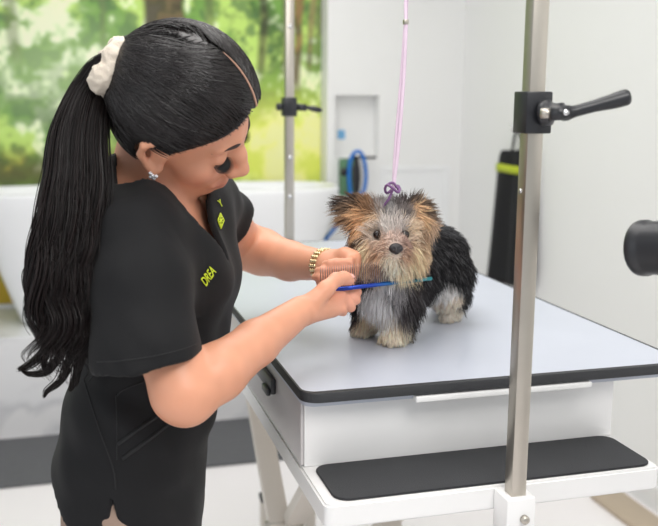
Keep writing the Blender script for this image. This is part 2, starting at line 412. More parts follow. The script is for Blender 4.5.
p0 = onx(515, 128, 1.63); pts = [onx(512, 152, 1.612), onx(514, 140, 1.62), onx(517, 130, 1.625), onx(522, 138, 1.62), onx(529, 151, 1.612)]
obj('strap', tube(spline(pts, 20), .006, 8), M_fabric_black, ap, True)
hk = obj('coat_hook', tube([(RX, p0[1], p0[2]-.015), (RX-.03, p0[1], p0[2]-.012), (RX-.04, p0[1], p0[2]+.012)], .005, 10), M_chrome, None, True)
tag(hk, 'small metal wall hook that holds the black apron', 'hook')

st = obj('board', box((1.478, .75, 0), (1.60, 1.57, .02), .003), M_tan, None, autos=True); tag(st, 'tan board lying on the white floor along the right wall', 'board')
mt = obj('floor_mat', box((-2.2, 2.2, 0), (.75, 2.70, .012), .004), M_mat_dark, None, autos=True); tag(mt, 'dark grey floor mat lying before the marble ledge', 'mat')
for x, y in ((0, .3), (.3, 2.0), (.3, -1.6)):  # out-of-view frames added round the overhead lamps
    c_ = empty('added_ceiling_fixture', (x, y, 2.7)); tag(c_, {(0, .3): 'added square ceiling light, out of view above the grooming table', (.3, 2.0): 'added square ceiling light, out of view nearest the forest mural', (.3, -1.6): 'added square ceiling light, out of view farthest from the forest mural'}[(x, y)], 'ceiling light', 'ceiling lights')
    bm = bmesh.new()
    for lo, hi in (((-.62, -.62), (.62, -.6)), ((-.62, .6), (.62, .62)), ((-.62, -.6), (-.6, .6)), ((.6, -.6), (.62, .6))): box((x+lo[0], y+lo[1], 2.66), (x+hi[0], y+hi[1], 2.7), bm=bm)
    obj('light_frame', bm, M_panel, c_)

# ------------------------------------------------------------------ grooming table
TZ = 1.02; TW, TL = .625, 1.34
tb = empty('grooming_table', (.31, .67, 0)); tag(tb, 'white grooming table with a blue grey top, black rim and a black matted step', 'grooming table')
def rrect(x0, y0, x1, y1, r, n=6):
    out = []
    for cx, cy, a in ((x1-r, y1-r, 0), (x0+r, y1-r, 90), (x0+r, y0+r, 180), (x1-r, y0+r, 270)):
        for k in range(n+1):
            t = math.radians(a+90*k/n); out.append((cx+r*math.cos(t), cy+r*math.sin(t)))
    return out
def slab(poly, z0, z1, bev=.0):
    bm = bmesh.new(); A = [bm.verts.new((x, y, z0)) for x, y in poly]; f = bm.faces.new(A)
    r = bmesh.ops.extrude_face_region(bm, geom=[f]); bmesh.ops.translate(bm, vec=(0, 0, z1-z0), verts=[v for v in r['geom'] if isinstance(v, bmesh.types.BMVert)])
    if bev: bmesh.ops.bevel(bm, geom=[e for e in bm.edges if abs(e.verts[0].co.z-e.verts[1].co.z) < 1e-6], offset=bev, segments=2, affect='EDGES')
    return bm
obj('tabletop', slab(rrect(.001, .006, TW-.001, TL-.001, .02), TZ-.022, TZ, .001), M_top, tb, autos=True)
bm = bmesh.new(); out = rrect(-.002, -.004, TW+.002, TL+.002, .026); inn = rrect(.0015, .0065, TW-.0015, TL-.0015, .02); zs = (TZ-.0135, TZ+.0006); n = len(out)
o0 = [bm.verts.new((*p, zs[0])) for p in out]; o1 = [bm.verts.new((*p, zs[1]-.0015)) for p in out]; o2 = [bm.verts.new(((p[0]-.31)*.9985+.31, (p[1]-.67)*.9985+.67, zs[1])) for p in out]
i1 = [bm.verts.new((*p, zs[1])) for p in inn]; i0 = [bm.verts.new((*p, zs[0])) for p in inn]
for A, B in ((o0, o1), (o1, o2), (o2, i1), (i1, i0), (i0, o0)):
    for k in range(n): bm.faces.new((A[k], A[(k+1) % n], B[(k+1) % n], B[k]))
obj('rim', bm, M_rub, tb, autos=True)
obj('housing', box((.008, .03, .899), (.513, 1.27, TZ-.019), .003), M_enamel, tb, autos=True)
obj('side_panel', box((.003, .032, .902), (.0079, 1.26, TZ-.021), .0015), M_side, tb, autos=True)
lt = obj('latch', box((-.006, .19, .958), (.003, .33, .984), .003), M_plast, tb, autos=True)
obj('latch_grip', box((-.012, .195, .955), (-.005, .235, .966), .002), M_plast, lt, autos=True)
obj('front_rail', box((.165, -.006, .9955), (.45, .028, 1.004), .0012), M_enamel, tb, autos=True)
obj('step', slab(rrect(.003, -.101, .513, 1.2, .012), .865, .899, .003), M_enamel, tb, autos=True)
obj('step_mat', slab(rrect(.02, -.094, .506, .0285, .022), .899, .9022, .001), M_rub, tb, autos=True)
bm = bmesh.new()
obj('underframe', box((.05, .3, .835), (.46, 1.24, .8649), .004), M_beige, tb, autos=True)
for sx in (.135, .40):
    obj('lift_arm', obox((sx, 1.18, .82), (sx, .33, .075), .05, .028, bevel=.003), M_beige, tb, autos=True)
    obj('lift_arm', obox((sx+.036, .36, .82), (sx+.036, 1.18, .075), .05, .028, bevel=.003), M_beige, tb, autos=True)
    obj('pivot_bolt', lathe([(0, -.012), (.014, -.012), (.014, .075), (0, .075)], (sx-.02, .757, .45), (1, 0, 0), 16), M_steel, tb, True)
    obj('base_rail', box((sx-.005, .22, .02), (sx+.06, 1.32, .062), .004), M_beige, tb, autos=True)
for yy in (.28, 1.26):
    obj('crossbar', box((.08, yy-.025, .03), (.53, yy+.025, .075), .004), M_beige, tb, autos=True)
    for xx in (.10, .51):
        f_ = obj('levelling_foot', lathe([(0, 0), (.024, 0), (.024, .012), (.008, .016), (.008, .06), (.0, .06)], (xx, yy, 0), (0, 0, 1), 20), M_enamel, tb, True)
for xx in (.2, .33):
    p_ = obj('post', box((xx-.014, 1.20, .07), (xx+.014, 1.235, .30), .003), M_beige, tb, autos=True)
    obj('post_cap', box((xx-.016, 1.198, .30), (xx+.016, 1.237, .318), .003), M_plast, p_, autos=True)
obj('lift_motor', lathe([(0, 0), (.035, 0), (.038, .005), (.038, .22), (.03, .23), (.018, .235), (.018, .4), (0, .4)], (.25, .55, .10), (0, .75, .45), 24), M_enamel, tb, True)

# ------------------------------------------------------------------ posts, overhead bar, leash
def post(name, x, y, z0, z1, s, zc, lab, lever):
    t = empty(name, (x, y, z0)); tag(t, lab, 'grooming post', 'steel grooming posts')
    obj('tube', box((x-s/2, y-s/2, z0), (x+s/2, y+s/2, z1), .0016), M_steel, t, autos=True)
    h = .026; q = s/2+.007
    obj('clamp', box((x-q, y-q, zc-h), (x+q, y+q, zc+h), .002), M_plast, t, autos=True)
    return t
px_, py_ = .266, -.123
gp = post('grooming_post', px_, py_, .80, 1.85, .022, 1.4095, 'near square steel grooming post standing before the black matted step', None)
b = ony(543, 113, py_-.018)
ax = (RT*.75-FWD*.62); ax /= np.linalg.norm(ax)
kn = obj('knob', lathe([(0, 0), (.0155, 0), (.0165, .003), (.0165, .010), (.012, .013), (.010, .02), (.010, .028), (.0, .029)], b-ax*.001, ax, 28), M_plast, gp, True)
def lv(x, y, dd=0): return at(x, y, 1.09+dd)
pts = [lv(545, 114), lv(556, 113.5), lv(566, 113)]
obj('lever_stud', tube([lv(541, 113.5), lv(552, 113.2)], .006, 14), M_steel, gp, True)
obj('lever_hub', tube([lv(550, 113.3, -.002), lv(569, 112.6, -.002)], .0088, 18), M_plast, gp, True)
pts = spline([lv(562, 113.5), lv(572, 112), lv(585, 108.5), lv(598, 105), (lv(612, 101.5)), lv(624, 98), lv(631, 96.5)], 24)
rad = np.interp(np.linspace(0, 1, 24), [0, .08, .2, .45, .75, .9, .97, 1], [.009, .0095, .007, .0072, .0098, .0098, .007, .002])
obj('lever', tube(pts, rad, 16), M_plast, gp, True)
c0 = lv(565.5, 112.8, -.013); obj('lever_screw', lathe([(0, 0), (.0035, 0), (.0035, .004), (0, .0045)], c0, -FWD, 16), M_chrome, gp, True)
obj('set_screw', lathe([(0, 0), (.003, 0), (.003, .002), (0, .0025)], (px_-.011, py_, 1.31), (-1, 0, 0), 12), M_chrome, gp, True)
sk = obj('socket', box((px_-.0215, py_-.02, .80), (px_+.0215, -.1012, .897), .003), M_enamel, gp, autos=True)
obj('set_bolt', lathe([(0, 0), (.006, 0), (.006, .006), (.003, .008), (0, .008)], (px_+.004, py_-.02, .868), (0, -1, 0), 16), M_steel, gp, True)
bx_, by_ = .304, 1.362
bp = post('grooming_post', bx_, by_, .90, 1.85, .024, 1.401, 'far steel grooming post at the back edge of the table in front of the mural', None)
b = np.array([bx_+.019, by_, 1.401]); obj('lever_hub', tube([b, b+np.array([.03, -.004, -.002])], .010, 14), M_plast, bp, True)
obj('lever', tube(spline([b+np.array([.02, -.004, 0]), b+np.array([.045, -.006, -.004]), b+np.array([.075, -.008, -.010])], 10), [.007, .006, .006, .006, .007, .008, .008, .008, .007, .003], 12), M_plast, bp, True)
obj('knob', tube([b+np.array([-.055, 0, 0]), b+np.array([-.035, 0, 0])], .010, 14), M_plast, bp, True)
obj('socket', box((bx_-.02, TL+.0045, .93), (bx_+.02, by_+.02, 1.0), .003), M_enamel, bp, autos=True)
for i, z in enumerate((1.26, 1.15, 1.62)): obj('set_screw', lathe([(0, 0), (.006, 0), (.006, .003), (0, .003)], (bx_, by_-.012, z), (0, -1, 0), 12), M_chrome, bp, True)
bar = obj('overhead_bar', obox((px_, py_-.02, 1.861), (bx_, by_+.02, 1.861), .022, .022, bevel=.0016), M_steel, None, autos=True)
tag(bar, 'steel bar above the table joining the two grooming posts', 'bar')

ls = empty('grooming_loop', (.245, .27, 1.85)); tag(ls, 'pale pink nylon grooming loop hanging down to the dog on the table', 'leash')
top = np.array([.279, .29, 1.85])
A = [at(393, 190, 1.475), at(398, 150, 1.48), at(403, 90, 1.487), at(406, 30, 1.492), at(407.5, -20, 1.498), top+np.array([-.003, 0, 0])]
B = [at(393.5, 190, 1.475), at(395.5, 150, 1.482), at(400.5, 90, 1.49), at(405.5, 25, 1.494), at(409, -20, 1.5), top+np.array([.003, 0, 0])]
for P_ in (A, B): obj('strap', tube(spline(P_, 40), .0030, 8, flat=.35, flatdir=FWD), M_pinkm, ls, True)
obj('slider', box(at(405.8, 22, 1.494)-.004, at(405.8, 22, 1.494)+.004, .001), M_steel, ls, autos=True)
kp = at(392.5, 189, 1.475)
bm = tube(spline([kp+RT*.012*math.cos(t)+UP*.006*math.sin(2*t)+FWD*.01*math.sin(t) for t in np.linspace(0, 2*math.pi, 9)], 32), .0022, 8)
tube(spline([kp-RT*.012+UP*.004, kp+UP*.010, kp+RT*.011-UP*.002], 12), .0022, 8, bm); tube(spline([kp-UP*.002, kp-RT*.006-UP*.016, kp-RT*.016-UP*.03+FWD*.01], 12), .0022, 8, bm)
obj('knot', bm, M_purple, ls, True)

# ------------------------------------------------------------------ dryer nozzle from the right
dr = empty('stand_dryer', (.62, -.42, 0)); tag(dr, 'black round dryer nozzle reaching in at the right edge', 'dryer')
c0 = at(647, 248, 1.15); axd = RT*.58-FWD*.80-UP*.01; axd = axd/np.linalg.norm(axd)
obj('nozzle', lathe([(.027, .002), (.0345, 0), (.0355, .003), (.0355, .011), (.0338, .014), (.0335, .02), (.0335, .06), (.0335, .10), (.034, .12), (.034, .16), (.031, .17), (.0, .17)], c0-axd*.01, axd, 48), M_plast, dr, True)
obj('nozzle_mesh', lathe([(0, .012), (.028, .012), (.028, .009), (0, .009)], c0-axd*.01, axd, 32), M_rub, dr, True)
hd = c0+axd*.16; pole = np.array([hd[0]+.03, hd[1]-.05, 0])
obj('hose', tube(spline([hd, hd+axd*.06, hd+axd*.12+UP*(-.04), (pole+np.array([.02, 0, 1.0])), pole+np.array([.03, 0, .4]), pole+np.array([0.02, 0, .22])], 30), .028, 16), M_plast, dr, True)
obj('pole', tube([pole+np.array([0, 0, .03]), pole+np.array([0, 0, hd[2]-.03])], .012, 16), M_steel, dr, True)
obj('bracket', obox(pole+np.array([0, 0, hd[2]-.045]), hd+np.array([0, 0, -.03]), .02, .02), M_plast, dr)
obj('base', lathe([(0, 0), (.16, 0), (.16, .02), (.03, .035), (0, .035)], pole, (0, 0, 1), 32), M_plast, dr, True)
obj('motor_housing', lathe([(0, 0), (.07, .0), (.08, .02), (.08, .16), (.05, .2), (0, .2)], pole+np.array([0.0, 0, .03]), (0, 0, 1), 32), M_plast, dr, True)

# ------------------------------------------------------------------ the dog
def frame(fx):
    f = np.array(fx, float); f /= np.linalg.norm(f); z = np.array([0, 0, 1.]); l = np.cross(z, f); l /= np.linalg.norm(l); return np.array([f, l, np.cross(f, l)])
D = Field()
hc = at(389, 236, 1.512)                                             # head centre
chest = at(388, 284, 1.555); rump = at(434, 254, 1.675); neck = at(393, 262, 1.545)
D.chain([chest, (chest+rump)/2+np.array([0, 0, .006]), rump], [.052, .054, .053], .03)
D.cone(at(398, 245, 1.57), chest, .042, .05, .03)
D.cone(neck, hc, .045, .042, .03)
A = frame(-FWD+RT*.02)                                               # head axes: forward, left (image right), up
D.ell(hc, (.046, .048, .046), A, .02)
D.cone(hc+A[0]*.02-A[2]*.014, hc+A[0]*.052-A[2]*.022+RT*.004, .032, .024, .02)      # muzzle
D.ball(hc+A[0]*.030-A[2]*.040, .026, .02)                            # beard
for sg in (-1, 1): D.ball(hc+A[0]*.012+A[1]*.029*sg-A[2]*.026, .026, .02)  # cheeks
for sg in (-1, 1): D.ball(hc+A[0]*.047+A[1]*.0225*sg*1.0+A[2]*.001, .010, .006, sub=True)
# ears: flattened lobes
D.chain([at(371, 212, 1.515), at(358, 212, 1.515), at(342, 203, 1.52)], [.020, .024, .010], .012, st=2.6, sd=RT) if False else None
def lobe(P, R, nrm, th=.32):
    for a, b, ra, rb in zip(P, P[1:], R, R[1:]):
        D.cone(a, b, ra, rb, .008, st=th, sd=nrm)
lobe([at(374, 214, 1.512), at(361, 214, 1.508), at(350, 208, 1.51), at(342, 203, 1.515)], [.020, .026, .018, .008], FWD)
lobe([at(362, 216, 1.508), at(360, 232, 1.508)], [.02, .014], FWD)
lobe([at(408, 208, 1.512), at(417, 211, 1.505), at(424, 222, 1.503), at(420, 235, 1.505)], [.014, .020, .017, .010], FWD)
# legs and paws
def leg(px, py, d0, top, rt, rm, fw):
    foot = onz(px, py, TZ); ft = foot+np.array([0, 0, .016])
    D.chain([top, ft*.5+top*.5+np.array([0, 0, -.01]), ft+np.array([0, 0, .012])], [rt, rm, rm*.95], .02)
    sd_ = np.array([-fw[1], fw[0], 0])
    D.cone(ft-fw*.004, ft+fw*.014-np.array([0, 0, .002]), .0165, .0150, .01)
    for o_ in (-.010, 0, .010): D.ball(ft+fw*(.021-abs(o_)*.3)+sd_*o_-np.array([0, 0, .005]), .0085, .004)
    return foot
FD = np.array([-.80, -.60, 0])
leg(366, 335, 0, at(368, 300, 1.57), .028, .0195, FD); leg(396, 344, 0, at(398, 300, 1.535), .028, .021, FD)
# hind legs: thigh, hock, paw
for (fx, fy), tp in (((452, 321), at(449, 275, 1.665)), ((444, 308), at(441, 272, 1.72))):
    foot = onz(fx, fy, TZ); hk_ = foot-FD*.022+np.array([0, 0, .052]); kn_ = tp*.55+foot*.45+FD*.02+np.array([0, 0, .012])
    D.chain([tp, kn_, hk_], [.042, .030, .017], .02); D.cone(hk_, foot+np.array([0, 0, .016]), .017, .0165, .01)
    D.cone(foot+np.array([0, 0, .015]), foot+FD*.020+np.array([0, 0, .013]), .0150, .0130, .01)
D.chain([at(452, 252, 1.72), at(456, 244, 1.745), at(452, 238, 1.76)], [.014, .012, .006], .02)    # tail behind
D.grid(.0028); DV, DQ = D.mesh(2); DV[:, 2] = np.maximum(DV[:, 2], TZ+.0005)

# coat: colour, lie of the hair (image-right, image-down) and length round the body
K = [  # px, py, depth, colour, flow, length
    (440, 232, 1.60, (36, 34, 37), (.6, .7), .026), (460, 255, 1.64, (34, 32, 35), (.5, .9), .026), (460, 276, 1.63, (42, 40, 42), (.3, 1), .026),
    (425, 250, 1.56, (40, 38, 41), (.5, .8), .026), (425, 279, 1.59, (36, 34, 36), (.4, 1), .026), (445, 220, 1.66, (66, 66, 69), (.7, .5), .024),
    (468, 285, 1.68, (38, 36, 38), (.2, 1), .026), (455, 222, 1.70, (52, 50, 53), (.8, .5), .026), (430, 225, 1.60, (80, 80, 84), (.6, .6), .024), (418, 236, 1.56, (104, 98, 98), (.4, .8), .026),
    (470, 240, 1.72, (36, 34, 37), (.6, .7), .026), (418, 270, 1.56, (48, 44, 46), (.3, 1), .03),
    (352, 262, 1.51, (34, 29, 31), (-.2, 1), .03), (354, 296, 1.54, (40, 35, 37), (-.1, 1), .026), (356, 276, 1.51, (30, 26, 28), (-.1, 1), .03), (354, 312, 1.56, (52, 46, 46), (0, 1), .02),
    (374, 296, 1.50, (238, 234, 236), (-.1, 1), .034), (388, 304, 1.49, (232, 228, 230), (0, 1), .034), (380, 315, 1.52, (230, 222, 216), (0, 1), .026), (394, 296, 1.49, (150, 146, 148), (.2, 1), .036),
    (404, 300, 1.50, (66, 60, 62), (.2, 1), .036), (414, 306, 1.52, (44, 40, 42), (.2, 1), .034), (418, 318, 1.54, (50, 46, 48), (.2, 1), .026), (408, 316, 1.50, (110, 102, 100), (.1, 1), .03),
    (366, 300, 1.51, (236, 232, 234), (-.1, 1), .03), (368, 311, 1.52, (230, 222, 216), (-.1, 1), .024), (382, 293, 1.48, (234, 230, 232), (0, 1), .03), (388, 316, 1.51, (226, 216, 206), (0, 1), .02),
    (362, 322, 1.55, (206, 180, 148), (-.3, 1), .017), (372, 326, 1.54, (214, 190, 158), (0, 1), .017), (366, 336, 1.56, (224, 206, 182), (-.5, 1), .012), (384, 335, 1.54, (208, 186, 156), (0, 1), .014),
    (397, 328, 1.50, (222, 202, 176), (0, 1), .018), (396, 344, 1.50, (228, 210, 186), (.1, 1), .012), (408, 334, 1.51, (214, 198, 174), (.3, 1), .016),
    (452, 306, 1.65, (222, 204, 184), (.1, 1), .014), (452, 320, 1.66, (226, 212, 194), (0, 1), .010), (446, 290, 1.645, (214, 208, 204), (-.2, 1), .016), (444, 308, 1.72, (206, 196, 186), (0, 1), .012), (438, 288, 1.645, (206, 202, 200), (-.2, 1), .016),
    # face
    (386, 281, 1.44, (218, 198, 168), (-.05, 1), .024), (400, 279, 1.44, (214, 192, 162), (.15, 1), .024), (370, 276, 1.45, (212, 188, 154), (-.35, 1), .026), (388, 268, 1.44, (226, 210, 186), (-.1, 1), .016), (408, 268, 1.44, (222, 204, 178), (.3, .8), .016),
    (358, 262, 1.47, (204, 172, 132), (-.5, 1), .028), (362, 248, 1.47, (206, 178, 142), (-.6, .8), .024), (374, 256, 1.45, (186, 146, 112), (-.6, .8), .018), (370, 266, 1.45, (150, 116, 90), (-.5, .9), .02), (378, 262, 1.44, (214, 192, 164), (-.5, .8), .016),
    (420, 256, 1.47, (204, 176, 140), (.4, 1), .026), (416, 268, 1.46, (216, 192, 158), (.35, 1), .024), (424, 246, 1.49, (186, 160, 128), (.4, 1), .024), (412, 258, 1.44, (176, 138, 108), (.4, .9), .016),
    (394, 251, 1.43, (214, 192, 174), (.0, -.4), .007), (394, 243, 1.45, (176, 152, 140), (.1, -1), .010), (386, 246, 1.45, (166, 136, 116), (-.6, .2), .008), (403, 246, 1.45, (156, 124, 110), (.6, .1), .008), (376, 246, 1.46, (174, 146, 124), (-.7, .6), .010),
    (374, 232, 1.47, (176, 160, 146), (-.6, -.4), .020), (386, 228, 1.47, (178, 170, 164), (-.2, -1), .020), (398, 228, 1.47, (170, 160, 154), (.15, -1), .020), (412, 230, 1.48, (190, 168, 144), (.6, -.5), .018),
    (388, 212, 1.49, (150, 146, 146), (-.1, -1), .024), (398, 206, 1.50, (92, 84, 84), (.1, -1), .028), (380, 205, 1.51, (150, 142, 138), (-.2, -1), .022), (404, 214, 1.49, (120, 110, 106), (.4, -.8), .024),
    # ears
    (358, 216, 1.49, (190, 146, 102), (-.8, -.1), .026), (364, 226, 1.49, (208, 158, 110), (-.5, .7), .026), (350, 206, 1.50, (110, 88, 70), (-1, -.3), .024), (342, 201, 1.51, (66, 54, 48), (-1, -.2), .022), (372, 204, 1.50, (150, 112, 78), (-.4, -.7), .022), (360, 200, 1.51, (96, 76, 62), (-.8, -.5), .02),
    (356, 236, 1.49, (92, 70, 54), (-.5, .9), .028), (360, 246, 1.49, (40, 33, 33), (-.3, 1), .03), (346, 214, 1.50, (150, 118, 88), (-.9, .3), .026), (374, 222, 1.48, (168, 140, 110), (-.3, .9), .02),
    (416, 208, 1.49, (214, 172, 128), (.6, .3), .024), (408, 199, 1.50, (80, 70, 66), (.3, -.9), .022), (424, 216, 1.48, (206, 164, 122), (.6, .7), .026), (430, 226, 1.48, (176, 148, 122), (.4, 1), .024), (424, 236, 1.48, (146, 112, 84), (.1, 1), .026), (418, 224, 1.47, (222, 184, 142), (.2, 1), .022), (428, 206, 1.50, (110, 92, 78), (.8, -.1), .018),
]
def coatc(k):
    c_ = lin(k[3]); m_ = c_.mean(); c_ = c_*.84+m_*.16 if max(k[3]) > 100 else c_
    return c_*min(1.85 if max(k[3]) > 210 else 1.6 if max(k[3]) > 160 else 1.2 if max(k[3]) > 100 else .95, .93/c_.max())
KP = np.array([at(*k[:3]) for k in K]); KC = np.array([coatc(k) for k in K]); KF = np.array([RT*k[4][0]-UP*k[4][1] for k in K]); KF /= np.linalg.norm(KF, axis=1, keepdims=True); KL = np.array([k[5] for k in K])*np.array([.55 if k[2] > 1.555 else .68 for k in K])
def coat(P, jit=.0035):
    Pj = P+rng.normal(scale=jit, size=P.shape)
    d2 = ((Pj[:, None]-KP[None])**2).sum(-1); d2 = d2-d2.min(1, keepdims=True); Wt = np.exp(-d2/(2*.0058**2)); Wt /= Wt.sum(1, keepdims=True)
    return Wt@KC, Wt@KF, Wt@KL
dc, _, _ = coat(DV, .001)
M_skin_dog = attr_mat('dog_coat', .9); M_fur = attr_mat('dog_fur', .62)
M_fur.node_tree.nodes['Principled BSDF'].inputs['Specular IOR Level'].default_value = .3
dog = pmesh('dog', DV, DQ, M_skin_dog, None, True, dc*.8)
tag(dog, 'small fluffy black and tan puppy standing on the grooming table', 'dog')
tri = np.vstack([DQ[:, [0, 1, 2]], DQ[:, [0, 2, 3]]]); a, b, c_ = DV[tri[:, 0]], DV[tri[:, 1]], DV[tri[:, 2]]
nr = np.cross(b-a, c_-a); ar = np.linalg.norm(nr, axis=1); nr = nr/(ar[:, None]+1e-12)
NS = 34000
wgt = ar*np.where(((a-hc)**2).sum(1) < .085**2, 1.6, 1.); fi = rng.choice(len(tri), NS, p=wgt/wgt.sum()); u = rng.random((NS, 2)); fl = u.sum(1) > 1; u[fl] = 1-u[fl]
P0 = a[fi]+u[:, :1]*(b[fi]-a[fi])+u[:, 1:]*(c_[fi]-a[fi]); N0 = nr[fi]
eyes = [hc+A[0]*.0475+A[1]*.0225*sg+A[2]*.001 for sg in (-1, 1)]; nose_p = hc+A[0]*.078-A[2]*.021+RT*.0045
keep = np.ones(NS, bool)
for e_ in eyes: keep &= ((P0-e_)**2).sum(1) > .0108**2
keep &= ((P0-nose_p)**2).sum(1) > .0108**2
keep &= P0[:, 2] > TZ+.002
P0, N0 = P0[keep], N0[keep]
cc, ff, ll = coat(P0)
up_ = np.linalg.norm(ff, axis=1, keepdims=True); ff = ff/(up_+1e-6)
ft = ff-(ff*N0).sum(1, keepdims=True)*N0*.9
Dr = N0*.55+ft*1.0+rng.normal(scale=.16, size=P0.shape); Dr /= np.linalg.norm(Dr, axis=1, keepdims=True)
ll = ll*rng.uniform(.6, 1.25, len(ll)); kk = 5
t = np.linspace(0, 1, kk)[None, :, None]
C = P0[:, None]+Dr[:, None]*ll[:, None, None]*t+(ff*.55+np.array([0, 0, -.25]))[:, None]*ll[:, None, None]*t**2*.6
# tufts: tips gather towards a leading hair
cl = rng.choice(len(P0), 1700, replace=False); kd = kdtree.KDTree(len(cl))
for i, j in enumerate(cl): kd.insert(P0[j]*1., i)
kd.balance(); own = np.array([cl[kd.find(p)[1]] for p in P0]); near = np.linalg.norm(P0-P0[own], axis=1) < .012
pull = (rng.uniform(.2, .75, len(P0))*near)[:, None, None]*t**1.5
C = C*(1-pull)+(P0[own][:, None]+(C[own]-P0[own][:, None])*(ll/ll[own])[:, None, None])*pull
C[:, :, 2] = np.maximum(C[:, :, 2], TZ+.0008)
# keep the eyes and the nose clear
R = np.array([.00062, .0006, .0005, .00034, .00008])[None]*rng.uniform(.7, 1.25, (len(P0), 1))
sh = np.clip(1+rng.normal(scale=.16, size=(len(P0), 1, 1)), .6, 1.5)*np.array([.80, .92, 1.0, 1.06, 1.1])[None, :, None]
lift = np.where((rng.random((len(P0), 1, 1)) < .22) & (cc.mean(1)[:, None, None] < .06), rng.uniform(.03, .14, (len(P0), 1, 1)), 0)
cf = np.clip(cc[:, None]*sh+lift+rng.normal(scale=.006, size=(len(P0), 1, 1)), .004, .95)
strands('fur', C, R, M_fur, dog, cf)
M_eye = mat('dark_eye', (26, 17, 14), .06, spec=.7); M_nose = mat('dog_nose', (34, 29, 32), .35, bump=.5, bscale=600)
for sg, e_ in zip((-1, 1), eyes):
    obj('eye', lathe([(0, .0068)]+[(.0070*math.cos(q), .0064*math.sin(q)) for q in np.linspace(1.4, -1.3, 9)]+[(0, -.0068)], e_-A[0]*.0045, A[0], 20), M_eye, dog, True)
Nf = Field().ell(nose_p-A[0]*.004, (.0085, .0105, .0080), A, .004).ball(nose_p+A[0]*.002-A[2]*.006, .0045, .005)
for sg in (-1, 1): Nf.ball(nose_p+A[1]*.006*sg-A[0]*.001-A[2]*.0015, .0045, .004); Nf.ball(nose_p+A[1]*.0042*sg+A[0]*.0055-A[2]*.0015, .0021, .002, sub=True)
Nf.grid(.0011, .006); Nv, Nq = Nf.mesh(2); pmesh('nose', Nv, Nq, M_nose, dog)

# ------------------------------------------------------------------ the groomer
Fh = np.array([math.sin(YAW), math.cos(YAW), 0.]); Rh = _r; Z = np.array([0, 0, 1.])
ty = math.radians(9); PF = Rh*math.cos(ty)-Fh*math.sin(ty); PL = Fh*math.cos(ty)+Rh*math.sin(ty)   # faces PF, her left is PL
HS = 1.06; HO = at(169, 124, 1.29)                                    # head scale and point between the ears
def _rot(yaw, pit, rol):
    B = np.array([[1, 0, 0], [0, 0, 1], [0, 1, 0]], float); c, s = math.cos, math.sin
    rz = np.array([[c(-yaw), -s(-yaw), 0], [s(-yaw), c(-yaw), 0], [0, 0, 1]]); ry = np.array([[c(pit), 0, s(pit)], [0, 1, 0], [-s(pit), 0, c(pit)]])
    rx = np.array([[1, 0, 0], [0, c(rol), -s(rol)], [0, s(rol), c(rol)]]); return B@rz@ry@rx
HRc = _rot(math.radians(-5), math.radians(27), math.radians(51))
HM = np.stack([RT, UP, FWD], 1)@HRc                                   # columns: head forward, left, up in the world
HA = HM.T
def H(x, y, z): return HO+HS*(HM@np.array([x, y, z]))
def Hs(P): return HO+HS*(np.asarray(P)@HM.T)

B = Field()
# trunk
TR = [(158, 222, .075), (161, 272, .098), (157, 345, .099), (144, 405, .100), (132, 465, .099), (126, 520, .096), (126, 580, .088)]
tp = [at(x, y, 1.37) for x, y, _ in TR]; tr = [r for *_, r in TR]
sh_n, sh_f = at(139, 250, 1.222), at(204, 206, 1.505)
def trunk(F, o=0., st=1.42):
    F.chain(tp, [r+o for r in tr], .03, st=st, sd=PL)
    F.cone(at(142, 230, 1.275), at(190, 212, 1.45), .054+o, .054+o, .05)
    for P_ in (at(186, 272, 1.315), at(191, 266, 1.425)): F.ball(P_, .054+o, .06)
trunk(B, -.014)
B.cone(at(141, 196, 1.335), H(-.012, 0, -.035), .052, .050, .03)
B.cone(at(124, 200, 1.31), at(150, 192, 1.325), .036, .045, .03)
# near arm, far arm
near = [(sh_n, .044), (at(158, 315, 1.19), .043), (at(181, 392, 1.172), .0375), (at(186, 396, 1.178), .037), (at(218, 372, 1.21), .0375), (at(256, 343, 1.27), .031), (at(299, 312, 1.345), .0225)]
far = [(sh_f, .048), (at(226, 228, 1.58), .044), (at(244, 246, 1.655), .041), (at(262, 252, 1.64), .0405), (at(290, 261, 1.585), .033), (at(328, 266, 1.50), .024)]
for arm in (near, far): B.chain([p for p, _ in arm], [r for _, r in arm], .02)
# near hand: palm, four curled fingers and the thumb across the comb
wr = at(299, 312, 1.345)
K4 = [at(337, 293, 1.424), at(340, 299, 1.414), at(338, 305, 1.402), at(333, 310, 1.390)]
for kp_, r_ in zip(K4, (.0125, .0125, .0118, .0105)): B.cone(wr+(kp_-wr)*.12, kp_, .0165, r_, .010)
fing = [[K4[0], at(350, 290, 1.442), at(357, 292, 1.444), at(355, 296, 1.434)],
        [K4[1], at(352, 297, 1.432), at(356, 300, 1.436), at(351, 303, 1.428)],
        [K4[2], at(349, 304, 1.420), at(351, 307.5, 1.422), at(345, 308.5, 1.418)],
        [K4[3], at(342, 309, 1.395), at(343, 312, 1.402), at(337, 311, 1.404)]]
for fg, r0 in zip(fing, (.0088, .0088, .0084, .0076)): B.chain(fg, [r0*1.05, r0*.95, r0*.86, r0*.76], .003)
th = [at(314, 301, 1.355), at(326, 289, 1.362), at(336, 279.5, 1.375), at(344, 278, 1.388), at(350, 280.5, 1.396)]
B.chain(th, [.0155, .0120, .0100, .0098, .0078], .007)
